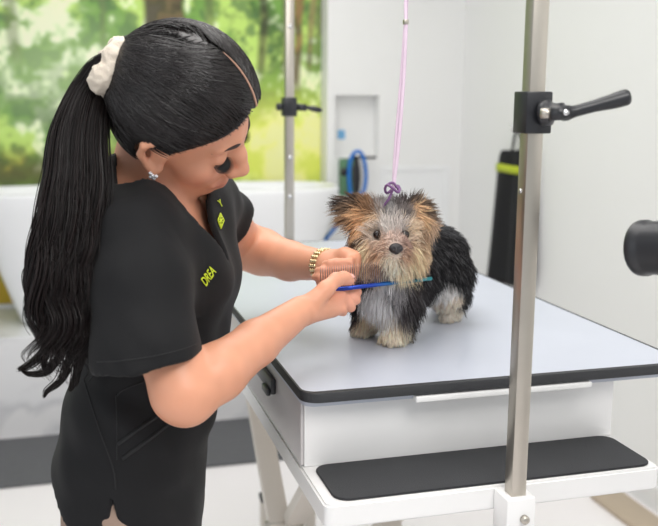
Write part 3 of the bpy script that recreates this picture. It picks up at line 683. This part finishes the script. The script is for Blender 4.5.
# far hand: a loose fist under the dog's chin, finger ends turned back to us
wf = at(328, 266, 1.50)
KF4 = [at(351, 260, 1.478), at(352, 267, 1.468), at(350, 275, 1.460), at(346, 282.5, 1.454)]
for kp_, r_ in zip(KF4, (.0125, .0125, .0118, .0105)): B.cone(wf+(kp_-wf)*.1, kp_, .018, r_, .014)
for q, (kp_, r0) in enumerate(zip(KF4, (.0072, .0072, .0070, .0064))):
    yy = (264, 270.5, 277, 283.2)[q]; xe = (325, 318, 315, 319)[q]
    B.chain([kp_, at(349, yy-2, 1.430), at(336, yy-1.5, 1.420), at(xe+5, yy-.3, 1.421), at(xe, yy+.2, 1.428)], [r0*1.15, r0, r0*.96, r0*.92, r0*.85], .002)
B.chain([at(336, 259, 1.492), at(345, 255, 1.475), at(355, 257, 1.47)], [.0145, .011, .0095], .01)
# head
B.ell(H(0, 0, .045), np.array([.094, .074, .088])*HS, HA, .02)
B.ell(H(.046, 0, -.012), np.array([.048, .054, .066])*HS, HA, .02)
for sg in (-1, 1):
    B.cone(H(.008, .046*sg, -.038), H(.060, .010*sg, -.062), .019*HS, .017*HS, .02)
    B.ball(H(.060, .036*sg, -.006), .024*HS, .015)
    B.cone(H(.087, .010*sg, .042), H(.076, .040*sg, .044), .010*HS, .009*HS, .012)
    B.ball(H(.098, .032*sg, .022), .014*HS, .012, sub=True)
    B.ball(H(.0765, .0315*sg, .021), .0142*HS, .004)
    B.ball(H(.1015, .0115*sg, -.017), .0082*HS, .008)
    # ear
    er = [(-.004, .071, .020), (-.016, .078, .030), (-.026, .082, .022), (-.027, .081, .004), (-.016, .076, -.014), (-.007, .073, -.022), (-.001, .071, -.016)]
    B.chain([H(x+.023, (y+.006)*sg, z+.014) for x, y, z in er], [.0045*HS, .0052*HS, .0052*HS, .005*HS, .005*HS, .0062*HS, .005*HS], .004)
    B.cone(H(.010, .075*sg, .027), H(.011, .073*sg, .003), .0072*HS, .006*HS, .006); B.cone(H(.021, .071*sg, .017), H(.020, .071*sg, .005), .006*HS, .005*HS, .006)
B.chain([H(.088, 0, .034), H(.100, 0, .010), H(.112, 0, -.012)], [.0085*HS, .009*HS, .0105*HS], .012)
B.chain([H(.086, -.021, -.046), H(.0945, -.007, -.0415), H(.0945, .007, -.0415), H(.086, .021, -.046)], [.004*HS, .0062*HS, .0062*HS, .004*HS], .006)
B.chain([H(.084, -.019, -.049), H(.0915, 0, -.0525), H(.084, .019, -.049)], [.004*HS, .0075*HS, .004*HS], .006)
B.ball(H(.073, 0, -.064), .0155*HS, .02)
# legs to the floor
gx = .0
hipc = tp[-2].copy()
def leg_pts(sg):
    h = hipc+PL*.068*sg+PF*.012; h[2] = .80; k_ = h+PF*.035; k_[2] = .45; a_ = h-PF*.015; a_[2] = .085; return h, k_, a_
for sg in (-1, 1):
    h, k_, a_ = leg_pts(sg); cv = k_*.6+a_*.4-PF*.012
    B.chain([h, k_, cv, a_], [.066, .050, .050, .034], .03)
    B.chain([a_-Z*.02-PF*.02, a_+PF*.07-Z*.048, a_+PF*.14-Z*.062], [.032, .030, .020], .02)
B.grid(.0026); BV, BQ = B.mesh(2)
M_skin = attr_mat('skin', .42); pb = M_skin.node_tree.nodes['Principled BSDF']
pb.inputs['Subsurface Weight'].default_value = .12; pb.inputs['Subsurface Radius'].default_value = (.012, .005, .003); pb.inputs['Subsurface Scale'].default_value = 1.; pb.inputs['Specular IOR Level'].default_value = .4
sk_c = lin((218, 156, 126)); bc = np.tile(sk_c, (len(BV), 1))*(1+.05*vnoise(BV, 60, 3)[:, None])
hl = ((BV-HO)/HS)@HM
lip = np.exp(-(((hl[:, 0]-.094)/.014)**2+(hl[:, 1]/.024)**2+((hl[:, 2]+.047)/.010)**2)**2)*(hl[:, 0] > .08)
bc = bc*(1-lip[:, None]*.6)+lin((176, 84, 84))*lip[:, None]*.6
for sg in (-1, 1):
    blush = np.exp(-(((hl-np.array([.07, .045*sg, -.012]))/.022)**2).sum(1)); bc = bc*(1-.25*blush[:, None])+lin((220, 130, 112))*.25*blush[:, None]
hand = np.exp(-((BV-at(345, 290, 1.42))**2).sum(1)/.05**2); bc = bc*(1-.35*hand[:, None])+lin((232, 160, 146))*.35*hand[:, None]
person = pmesh('person', BV, BQ, M_skin, None, True, bc)
tag(person, 'woman in a black tunic with a long dark ponytail combing the puppy at the table', 'person')

M_nail = mat('nail', (236, 176, 164), .25)
tn = at(348.5, 278.2, 1.394); ta = th[-1]-th[-2]; ta /= np.linalg.norm(ta); tu = UP*.75-FWD*.66; tu -= ta*(tu@ta); tu /= np.linalg.norm(tu)
Nl = Field().ell(tn+tu*.0062+ta*.002, (.0062, .0045, .0022), np.array([ta, np.cross(tu, ta), tu]), .002).grid(.0008, .004); Vv, Q = Nl.mesh(1); pmesh('thumbnail', Vv, Q, M_nail, person)
# tunic
s_n = [at(132, 240, 1.225), at(141, 285, 1.20), at(147, 352, 1.178), at(150, 400, 1.168)]
s_f = [at(203, 206, 1.50), at(220, 217, 1.550), at(243, 233, 1.63)]
NE, FE = at(148, 360, 1.178), at(220, 220, 1.57)
ad = s_n[2]-s_n[1]; ad /= np.linalg.norm(ad); nd_ = -Z*.985+PF*.165-PL*.02; nd_ /= np.linalg.norm(nd_); fd = s_f[2]-s_f[0]; fd /= np.linalg.norm(fd)
T = Field(); trunk(T, .004)
T.chain([at(126, 520, 1.37), at(125, 600, 1.37)], [.098, .101], .04, st=1.40, sd=PL)
T.cone(at(150, 230, 1.30), at(188, 210, 1.44), .055, .055, .05); T.cone(at(124, 194, 1.33), at(142, 206, 1.305), .045, .050, .05); T.cone(at(117, 182, 1.305), at(140, 204, 1.285), .034, .040, .04); T.cone(at(200, 196, 1.41), at(214, 197, 1.47), .028, .034, .03)
NP = len(T.P)
T.chain(s_n, [.061, .066, .067, .067], .045)
T.chain(s_f, [.058, .053, .051], .035)
T.grid(.0032)
i0 = np.zeros(3, int); X = T.coords(i0, T.n).astype(np.float32)
fold = .0045*vnoise(X.reshape(-1, 3)@np.stack([PF*16, PL*14, np.array([.5, 0, 4.])], 1), 1., 5)
fold += .0042*vnoise(X.reshape(-1, 3)@np.stack([PF*26+Z*26, PL*20, Z*9-PF*9], 1), 1., 9)
fold = fold.reshape(T.D.shape).astype(np.float32)
def sub_grid(prims):
    G_ = Field(); G_.P = prims; G_.h = T.h
    D_ = np.full(T.n, .1, np.float32)
    for f, l, u, k, sub in prims:
        m_ = max(k, .016); a0 = np.clip(((l-m_-T.lo)/T.h).astype(int), 0, T.n-1); a1 = np.clip(np.ceil((u+m_-T.lo)/T.h).astype(int)+1, 1, T.n); sl = tuple(slice(p, q) for p, q in zip(a0, a1))
        d = f(X[sl]).astype(np.float32); o = D_[sl]; g = np.maximum(k-np.abs(o-d), 0)/k; D_[sl] = np.minimum(o, d)-g*g*k/4
    return D_
def plane(p, n): return ((X-p)@n).astype(np.float32)
trD = sub_grid(T.P[:NP]); nS = sub_grid(T.P[NP:NP+3]); fS = sub_grid(T.P[NP+3:])
pn, pf = plane(NE, nd_), plane(FE, fd)
n_, f_s = np.maximum(nS, pn), np.maximum(fS, pf)
g = np.maximum(.045-np.abs(trD-n_), 0)/.045; D1 = np.minimum(trD, n_)-g*g*.045/4
D1 = np.where(pn > -.03, np.minimum(trD, n_), D1)
g = np.maximum(.035-np.abs(D1-f_s), 0)/.035; D2 = np.minimum(D1, f_s)-g*g*.035/4
D2 = np.where(pf > -.02, np.minimum(D1, f_s), D2)+fold
inner = np.minimum(trD+fold+.0085, np.minimum(np.maximum(nS+fold+.0075, pn-.012), np.maximum(fS+fold+.0075, pf-.02)))
SH = np.maximum(D2, -inner)
hem = at(126, 545, 1.37)[2]
SH = np.maximum(SH, hem-X[..., 2]); bk = (-PF*.70-Z*.71); SH = np.maximum(SH, plane(at(58, 511, 1.24), bk))
# V neck: a cone round the neck and a wedge down the front
nb = at(149, 196, 1.318); nt_ = H(-.012, 0, -.035); na = nt_-nb; na /= np.linalg.norm(na)
q = X-nb; hh = q@na; rr = np.linalg.norm(q-hh[..., None]*na, axis=-1)
ncut = np.maximum(rr-(.080+.35*np.maximum(hh, 0)), -(hh+.030+np.where(q@PF < 0, 2.1, .6)*(q@PF)));
fwd_ = q@PF; lat = q@PL; dn = -(q@Z)
vcut = np.maximum(np.maximum(np.abs(lat+.012)-(.055-.50*np.maximum(dn+.02, 0)), -(fwd_-.0)), dn-.10)
SH = np.maximum(SH, -np.minimum(ncut, vcut))
# side slit at the hem
sp_ = at(116, 493, 1.24); q = X-sp_; sl = np.maximum(np.abs(q@PF+.1*(q@Z))-np.maximum(.001-.11*(q@Z), 0)*1.0, np.maximum(q@Z, (q@PL)-.11))
SH = np.maximum(SH, -sl)
T.D = SH.astype(np.float32); TV, TQ = T.mesh(2)
M_tunic = mat('black_twill', (21, 21, 23), .75, noise=.06, nscale=14, bump=.25, bscale=900, spec=.25)
M_tunic.node_tree.nodes['Principled BSDF'].inputs['Sheen Weight'].default_value = .04
tunic = pmesh('tunic', TV, TQ, M_tunic, person)
BT = BVHTree.FromPolygons([tuple(v) for v in TV], [tuple(int(i) for i in f) for f in TQ])
def on_tunic(x, y, off=.0015):
    v = Vector(ray(x, y)).normalized(); h = BT.ray_cast(Vector(CAM), v)
    if h[0] is None: return None
    n_ = h[1] if h[1].dot(v) < 0 else -h[1]
    return np.array(h[0]+n_*off)
def seam(name, pts, r, m, parent=tunic, n=24, off=.0):
    P_ = [on_tunic(x, y, off) for x, y in spline(np.array([(*p, 0) for p in pts], float), n)[:, :2]]
    P_ = [p for p in P_ if p is not None]
    if len(P_) < 4: return None
    P_ = np.array(P_); 
    return obj(name, tube(P_, r, 6), m, parent, True)
M_seam = mat('black_seam', (24, 24, 26), .8)
pk = seam('pocket', [(117, 396), (121, 391), (132, 386), (146, 381)], .0012, M_seam)
seam('pocket_edge', [(118, 444), (140, 428), (163, 412), (172, 404)], .0030, M_seam, pk); seam('pocket_edge', [(122, 459), (145, 442), (168, 424), (178, 413)], .0030, M_seam, pk)
seam('pocket_edge', [(116, 394), (117, 425), (117, 460)], .0012, M_seam, pk)
seam('side_seam', [(84, 380), (98, 425), (113, 468), (116, 490)], .0013, M_seam)
seam('front_seam', [(236, 300), (226, 360), (216, 420), (207, 470)], .0012, M_seam)
seam('sleeve_hem', [(97, 362), (120, 361), (150, 357), (180, 350), (197, 344)], .0010, M_seam)

# lettering on the chest
M_lime_thread = mat('lime_thread', (206, 222, 44), .5, bump=.3, bscale=1500)
def letter(txt, corners, name, off=.002):
    """text laid over the four image corners (bl, br, tl) found on the cloth"""
    cu = bpy.data.curves.new('t', 'FONT'); cu.body = txt; cu.size = 1; cu.offset = .012
    o_ = bpy.data.objects.new('t', cu); COL.objects.link(o_); dg = bpy.context.evaluated_depsgraph_get()
    me = bpy.data.meshes.new_from_object(o_.evaluated_get(dg)); COL.objects.unlink(o_); bpy.data.objects.remove(o_)
    bm = bmesh.new(); bm.from_mesh(me); bpy.data.meshes.remove(me)
    for _ in range(2): bmesh.ops.subdivide_edges(bm, edges=[e for e in bm.edges if e.calc_length() > .12], cuts=1)
    xs = [v.co.x for v in bm.verts]; ys = [v.co.y for v in bm.verts]; x0, x1, y0, y1 = min(xs), max(xs), min(ys), max(ys)
    bl, br, tl = [np.array(c_, float) for c_ in corners]
    for v in bm.verts:
        p = bl+(br-bl)*(v.co.x-x0)/(x1-x0)+(tl-bl)*(v.co.y-y0)/(y1-y0); g = on_tunic(p[0], p[1], off)
        if g is not None: v.co = Vector(g)
    ob = obj(name, bm, M_lime_thread, tunic); so_ = ob.modifiers.new('t', 'SOLIDIFY'); so_.thickness = .0008; so_.offset = 0; return ob
letter('DREA', ((205, 286.5), (215.5, 272), (199.5, 279)), 'name_embroidery')
letter('Y', ((219.5, 207.5), (222.5, 206), (216, 201)), 'logo_embroidery')
bm = bmesh.new()
def stroke(pts, wd):
    P_ = [on_tunic(*p, .002) for p in pts]
    if all(p is not None for p in P_): tube(P_, wd, 6, bm)
for q in (((219.2, 213.5), (216.7, 220.5), (219.6, 229)), ((219.2, 213.5), (222.8, 220.5), (219.6, 229)), ((217.2, 219), (222.2, 222.5)), ((222, 218.5), (217.4, 223)), ((218.2, 216.5), (220.9, 217)), ((218.4, 225.5), (221, 225)), ((219.3, 215), (219.7, 227))):
    stroke(q, .0011)
obj('emblem_embroidery', bm, M_lime_thread, tunic, True)

# trousers and shoes
M_taupe = mat('taupe_cloth', (150, 128, 114), .8, noise=.05, bump=.2, bscale=700); M_shoe = mat('white_leather', (225, 225, 222), .4)
L_ = Field()
for sg in (-1, 1):
    h, k_, a_ = leg_pts(sg); cv = k_*.6+a_*.4-PF*.012
    L_.chain([h+Z*.05, k_, cv, a_+Z*.02], [.070, .060, .058, .046], .03)
L_.chain([hipc+Z*.02, hipc-Z*.03], [.080, .080], .03, st=1.42, sd=PL)
L_.grid(.006); X = L_.coords(np.zeros(3, int), L_.n); L_.D = np.maximum(L_.D, .11-X[..., 2]).astype(np.float32)
Vv, Q = L_.mesh(2); pmesh('trousers', Vv, Q, M_taupe, person)
for sg in (-1, 1):
    a_ = leg_pts(sg)[2]; S_ = Field(); S_.chain([a_-Z*.018-PF*.022, a_+PF*.07-Z*.045, a_+PF*.145-Z*.055], [.040, .038, .029], .03); S_.cone(a_, a_-Z*.03, .042, .042, .02)
    S_.grid(.005); X = S_.coords(np.zeros(3, int), S_.n); S_.D = np.maximum(S_.D, .0-X[..., 2]).astype(np.float32); Vv, Q = S_.mesh(1); Vv[:, 2] = np.maximum(Vv[:, 2], 0); pmesh('shoe', Vv, Q, M_shoe, person)

# hair: a close cap swept back from a middle part to a high ponytail
M_hair = attr_mat('dark_hair', .26); M_hair.node_tree.nodes['Principled BSDF'].inputs['Specular IOR Level'].default_value = .55
M_pony = attr_mat('ponytail_hair', .38); M_pony.node_tree.nodes['Principled BSDF'].inputs['Specular IOR Level'].default_value = .3
HC = np.array([.007, 0, .050]); HR_ = np.array([.1005, .087, .1055]); TIE = np.array([-.102, 0, .072])
def hairline(x, y, z):     # >0 where hair grows
    s = np.abs(y)/.08
    g0 = z-(1.02*x+.004-.011*np.sin(np.clip(s, 0, 1)*math.pi)*np.clip(x/.05, 0, 1)-.010*s*s*(x < .03))
    e_ = (np.sqrt(((x-.010)/.024)**2+((z-.014)/.028)**2)-1)*.025
    return np.where(np.abs(y) > .045, np.minimum(g0, e_), g0)
hf = Field(); hf.ell(H(*HC), (HR_-.0022)*HS, HA, .01); hf.ball(H(-.075, 0, .060), .030*HS, .03); hf.grid(.003, .01)
X = hf.coords(np.zeros(3, int), hf.n); q = ((X-HO)/HS)@HM; g = hairline(q[..., 0], q[..., 1], q[..., 2])
hf.D = np.maximum(hf.D, -g*HS*.7).astype(np.float32)
part = np.maximum(np.abs(q[..., 1])-.0012, .0-q[..., 0]); 
Vv, Q = hf.mesh(1); c0_ = lin((30, 24, 24)); hair = pmesh('hair', Vv, Q, M_hair, person, True, np.tile(c0_, (len(Vv), 1)))
def on_cap(P_, o=0.):
    d_ = (P_-HC)/HR_; return HC+d_/np.linalg.norm(d_, axis=-1, keepdims=True)*(HR_+o)
n = 3600; S0 = []
rr_ = rng.random((n*16, 3))
th_ = rr_[:, 0]*2*math.pi; zz_ = rr_[:, 1]*2-1; dd = np.stack([np.sqrt(1-zz_**2)*np.cos(th_), np.sqrt(1-zz_**2)*np.sin(th_), zz_], 1)
P_ = HC+dd*HR_; g = hairline(P_[:, 0], P_[:, 1], P_[:, 2]); edge = (g > 0) & (g < .030) & (P_[:, 0] > -.085)
S0 = P_[edge][:3600]
ph = rng.uniform(math.radians(6), math.radians(66), 2600); pt = HC+HR_*np.stack([np.sin(ph), np.zeros(2600), np.cos(ph)], 1); pt[:, 1] = rng.choice([-1, 1], 2600)*rng.uniform(.0016, .004, 2600); pt = pt[hairline(pt[:, 0], pt[:, 1], pt[:, 2]) > -.001]
S0 = np.vstack([S0, pt, P_[(g > .015)][:3200]])
k = 14; t = np.linspace(0, 1, k)[None, :, None]
a = (S0-HC)/HR_; b = (TIE+rng.normal(scale=.012, size=S0.shape)-HC)/HR_; a /= np.linalg.norm(a, axis=1, keepdims=True); b /= np.linalg.norm(b, axis=1, keepdims=True)
# hair leaves the part sideways first, then turns back
side = np.sign(S0[:, 1])[:, None]*np.array([[-.25, 1., -.15]]); wt_ = np.clip(1-np.abs(S0[:, 1:2])/.03, 0, 1)*np.clip((S0[:, :1]+.05)/.06, 0, 1)
mid = (a+b)/2+side*wt_*.62*1.; 
C = a[:, None]*(1-t)**2+2*mid[:, None]*t*(1-t)+b[:, None]*t**2
C = C/np.linalg.norm(C, axis=2, keepdims=True)*(HR_+rng.uniform(-.0010, .0022, (len(S0), 1, 1)))+HC
R = np.full((len(S0), k), .00075)*rng.uniform(.6, 1.3, (len(S0), 1)); R[:, 0] *= .4
hcol = (lin((24, 19, 19))*rng.uniform(.6, 1.5, (len(S0), 1)))[:, None, :].repeat(k, 1)
strands('sleek_hair', Hs(C), R*HS, M_hair, hair, hcol)
M_scalp = mat('scalp', (196, 154, 132), .6)
ph = np.radians(np.linspace(16, 70, 40)); pl = HC+(HR_+.0012)*np.stack([np.sin(ph), np.zeros(40), np.cos(ph)], 1); pl = pl[hairline(pl[:, 0], pl[:, 1], pl[:, 2]) > -.004]
hp = obj('parting', tube(Hs(pl), np.interp(np.linspace(0, 1, len(pl)), [0, .3, 1], [.0004, .0012, .0020]), 8), M_scalp, hair, True)
hp['label'] = 'pale parting line'

# scrunchie
M_scr = mat('cream_plush', (222, 210, 194), .95, noise=.08, bump=.8, bscale=500)
sc0 = H(*TIE)+0; sdir = H(-.16, 0, .09)-sc0; sdir = -RT*.80+UP*.46-FWD*.32; sdir /= np.linalg.norm(sdir)
sc0 = at(110, 67, 1.222); sx = np.cross(sdir, UP); sx /= np.linalg.norm(sx); sy_ = np.cross(sx, sdir)
S_ = Field(); 
for q in range(13):
    an = 2*math.pi*q/13; S_.ell(sc0+(math.cos(an)*sx+math.sin(an)*sy_)*.030+sdir*.004*math.sin(q*2.4), np.array([.0165, .0145, .012])*(1+.12*math.sin(q*1.7)), np.array([sdir, math.cos(an)*sx+math.sin(an)*sy_, -math.sin(an)*sx+math.cos(an)*sy_]), .008)
S_.grid(.0022); X = S_.coords(np.zeros(3, int), S_.n); S_.D = S_.D+(.0026*vnoise(X.reshape(-1, 3), 190, 21)).reshape(S_.D.shape).astype(np.float32)
Vv, Q = S_.mesh(1); scr = pmesh('scrunchie', Vv, Q, M_scr, person); scr['label'] = 'cream plush scrunchie'

# ponytail
G = np.array([sc0-sdir*.022, sc0+sdir*.004+FWD*.004, at(92, 93, 1.238), at(80, 136, 1.210), at(77, 185, 1.195), at(69, 245, 1.18), at(64, 300, 1.175), at(64, 345, 1.175), at(62, 380, 1.18)])
Wd = np.array([.012, .015, .026, .037, .044, .045, .042, .036, .028]); Dp = np.array([.012, .016, .022, .026, .026, .024, .024, .024, .024])
GP = spline(G, 60); ts = np.linspace(0, 1, 60); W_ = np.interp(ts, np.linspace(0, 1, 9), Wd); D_ = np.interp(ts, np.linspace(0, 1, 9), Dp)
TG = np.gradient(GP, axis=0); TG /= np.linalg.norm(TG, axis=1, keepdims=True); SX = np.cross(TG, FWD); SX /= np.linalg.norm(SX, axis=1, keepdims=True); SY = np.cross(SX, TG)
n = 2600; lock = rng.integers(0, 46, n); la = rng.random(46)*2*math.pi; lr = np.sqrt(rng.random(46)); lph = rng.random(46)*6.28; lam = rng.uniform(.008, .026, 46); lfr = rng.uniform(9, 15, 46); llen = rng.uniform(.74, 1., 46)
ang = la[lock]+rng.normal(scale=.42, size=n); rad = np.clip(lr[lock]+rng.normal(scale=.13, size=n), 0, 1.05); ln = np.clip(llen[lock]*rng.uniform(.86, 1.02, n), .5, 1)
tt = np.linspace(0, 1, 60)[None]*ln[:, None]; ix = tt*59; i_ = np.clip(ix.astype(int), 0, 58); fr = (ix-i_)[..., None]
def ev(A_): A_ = np.asarray(A_); return (A_[i_].T*(1-fr[..., 0].T)+A_[i_+1].T*fr[..., 0].T).T if A_.ndim == 1 else A_[i_]*(1-fr)+A_[i_+1]*fr
amp = (np.clip((tt-.42)/.5, 0, 1)**1.3)*lam[lock][:, None]
wv1 = amp*np.sin(tt*lfr[lock][:, None]*2+lph[lock][:, None]); wv2 = amp*.7*np.cos(tt*lfr[lock][:, None]*2+lph[lock][:, None]*1.3)
C = ev(GP)+ev(SX)*((ev(W_)*(np.cos(ang)*rad)[:, None]+wv1)[..., None])+ev(SY)*((ev(D_)*(np.sin(ang)*rad)[:, None]+wv2)[..., None])
C += rng.normal(scale=.0012, size=(n, 1, 3))
R = np.full((n, 60), .0009)*rng.uniform(.6, 1.3, (n, 1))*np.interp(np.linspace(0, 1, 60), [0, .8, 1], [1, .9, .15])[None]
pc = (lin((17, 13, 13))*rng.uniform(.6, 1.5, (n, 1)))[:, None, :]*(1+np.linspace(0, 1, 60)[None, :, None]*np.array([.7, .2, .15])*rng.uniform(.0, 1.6, (n, 1, 1)))
pony = strands('ponytail', C, R, M_pony, person, pc)
# stray curling locks at the ends and at the outer edge
ST = [[(62, 215), (52, 240), (36, 258), (26, 275), (30, 300), (42, 318), (44, 335)], [(58, 255), (40, 268), (30, 288), (34, 312), (50, 335), (54, 352)], [(62, 320), (48, 345), (36, 360), (24, 368), (18, 369)], [(64, 330), (58, 355), (46, 372), (30, 374), (22, 371)],
      [(72, 335), (68, 362), (60, 380), (48, 390), (44, 397)], [(80, 330), (78, 360), (74, 380), (70, 391)], [(70, 315), (58, 335), (46, 352), (44, 366), (52, 372)], [(52, 180), (44, 205), (44, 225), (50, 245)], [(84, 320), (84, 350), (78, 372), (76, 386)], [(60, 300), (48, 318), (44, 336), (52, 350), (60, 352)]]
Cs = []; Rs = []
for s_ in ST:
    pts = spline(np.array([at(x, y, 1.185+.01*math.sin(i)) for i, (x, y) in enumerate(s_)]), 40)
    for q in range(44):
        of = rng.normal(scale=1, size=3)*.0042; fan = np.linspace(.9, .12, 40)[:, None]
        Cs.append(pts+of*fan+rng.normal(scale=.0010, size=(1, 3))); Rs.append(np.interp(np.linspace(0, 1, 40), [0, .8, 1], [.0008, .0007, .0001]))
sc_ = (lin((24, 17, 16))*rng.uniform(.6, 1.6, (len(Cs), 1)))[:, None, :].repeat(40, 1)
strands('loose_locks', np.array(Cs), np.array(Rs), M_pony, pony, sc_)

# face details, earring, bracelet
M_lash = mat('lash_black', (14, 12, 13), .5); M_brow = mat('brow_brown', (52, 36, 32), .7)
for sg in (-1, 1):
    bm = bmesh.new(); ec = np.array([.0765, .0315*sg, .021])
    for q in range(26):
        f = q/25; yv = (-1+2*f)*.0125; base = ec+np.array([math.sqrt(max(.0145**2-yv**2-.005**2, 0)), yv, -.006-.002*math.cos(f*3)])
        dv = np.array([.85, sg*(f-.4)*.5*(1 if sg > 0 else -1), -.35]); dv /= np.linalg.norm(dv); L0 = .0125+.003*math.sin(f*3.1)
        tube(Hs(np.array([base, base+dv*L0*.5+np.array([0, 0, -.0018]), base+dv*L0+np.array([0, 0, .001])])), [.0008, .00065, .0001], 5, bm)
    pts = [ec+np.array([math.sqrt(max(.0148**2-y_**2-.005**2, 0)), y_, -.0055]) for y_ in np.linspace(-.0125, .0125, 12)]
    tube(Hs(np.array(pts)), .0009, 6, bm); obj('eyelashes', bm, M_lash, person, True)
    bm = bmesh.new(); 
    bp_ = spline(np.array([(.0965, .010*sg, .0385), (.0945, .024*sg, .0435), (.0845, .040*sg, .0435), (.073, .050*sg, .038)]), 24)
    tube(Hs(bp_), np.interp(np.linspace(0, 1, 24), [0, .3, .8, 1], [.0024, .0026, .0018, .0006]), 8, bm); obj('eyebrow', bm, M_brow, person, True)
M_gold = mat('pale_gold', (236, 214, 170), .25, .9); M_pearl = mat('crystal', (236, 236, 240), .1, .6)
bm = bmesh.new(); e0 = np.array([.019, -.0865, -.0085])
for v_ in ((0, 0, 0), (.004, 0, .002), (-.004, 0, .002), (.002, 0, -.004), (-.002, 0, -.004)):
    bmesh.ops.create_icosphere(bm, subdivisions=2, radius=.0030, matrix=Matrix.Translation(Vector(H(*(e0+np.array(v_))))))
obj('earring', bm, M_pearl, person, True)
w0 = at(325, 265.5, 1.505); wd_ = at(345, 267, 1.47)-at(300, 263, 1.56); wd_ /= np.linalg.norm(wd_); wx = np.cross(wd_, UP); wx /= np.linalg.norm(wx); wy = np.cross(wx, wd_)
bm = bmesh.new()
for row in (-1, 0, 1):
    for q in range(22):
        an = 2*math.pi*q/22; bmesh.ops.create_icosphere(bm, subdivisions=1, radius=.0035, matrix=Matrix.Translation(Vector(w0+wd_*row*.0052+.0262*(math.cos(an)*wx+math.sin(an)*wy))))
obj('bracelet', bm, M_gold, person, True)

# ------------------------------------------------------------------ comb
M_cblue = mat('blue_anodised', (32, 70, 168), .3, .5); nt = M_cblue.node_tree
cmb = empty('grooming_comb', at(375, 284, 1.43)); tag(cmb, 'long blue metal grooming comb held to the puppy under its chin', 'comb')
c0, c1 = at(319, 291.5, 1.385), at(431, 278.5, 1.52); cdx = (c1-c0)/np.linalg.norm(c1-c0); ctd = UP*.96-FWD*.1-cdx*.05; ctd -= cdx*(ctd@cdx); ctd /= np.linalg.norm(ctd)
tc = nt.nodes.new('ShaderNodeTexCoord'); sx_ = nt.nodes.new('ShaderNodeVectorMath'); sx_.operation = 'DOT_PRODUCT'; sx_.inputs[1].default_value = tuple(cdx); nt.links.new(tc.outputs['Object'], sx_.inputs[0])
mr = nt.nodes.new('ShaderNodeMapRange'); mr.inputs[1].default_value = float(c0@cdx+.10); mr.inputs[2].default_value = float(c1@cdx-.02); nt.links.new(sx_.outputs['Value'], mr.inputs[0])
cr = nt.nodes.new('ShaderNodeValToRGB'); cr.color_ramp.elements[0].color = (*lin((36, 66, 168)), 1); cr.color_ramp.elements[1].color = (*lin((40, 150, 160)), 1); nt.links.new(mr.outputs[0], cr.inputs[0]); nt.links.new(cr.outputs[0], nt.nodes['Principled BSDF'].inputs['Base Color'])
obj('spine', tube([c0, c0*.5+c1*.5, c1], .0034, 12), M_cblue, cmb, True)
bm = bmesh.new(); nT = 52; M_teeth = mat('comb_steel', (150, 132, 128), .3, .8)
for q in range(nT):
    f = .015+.97*q/(nT-1); p = c0+(c1-c0)*f; tube([p, p+ctd*.030, p+ctd*.037], [.00085, .0007, .0002], 6, bm)
tm = obj('teeth', bm, M_teeth, cmb, True)
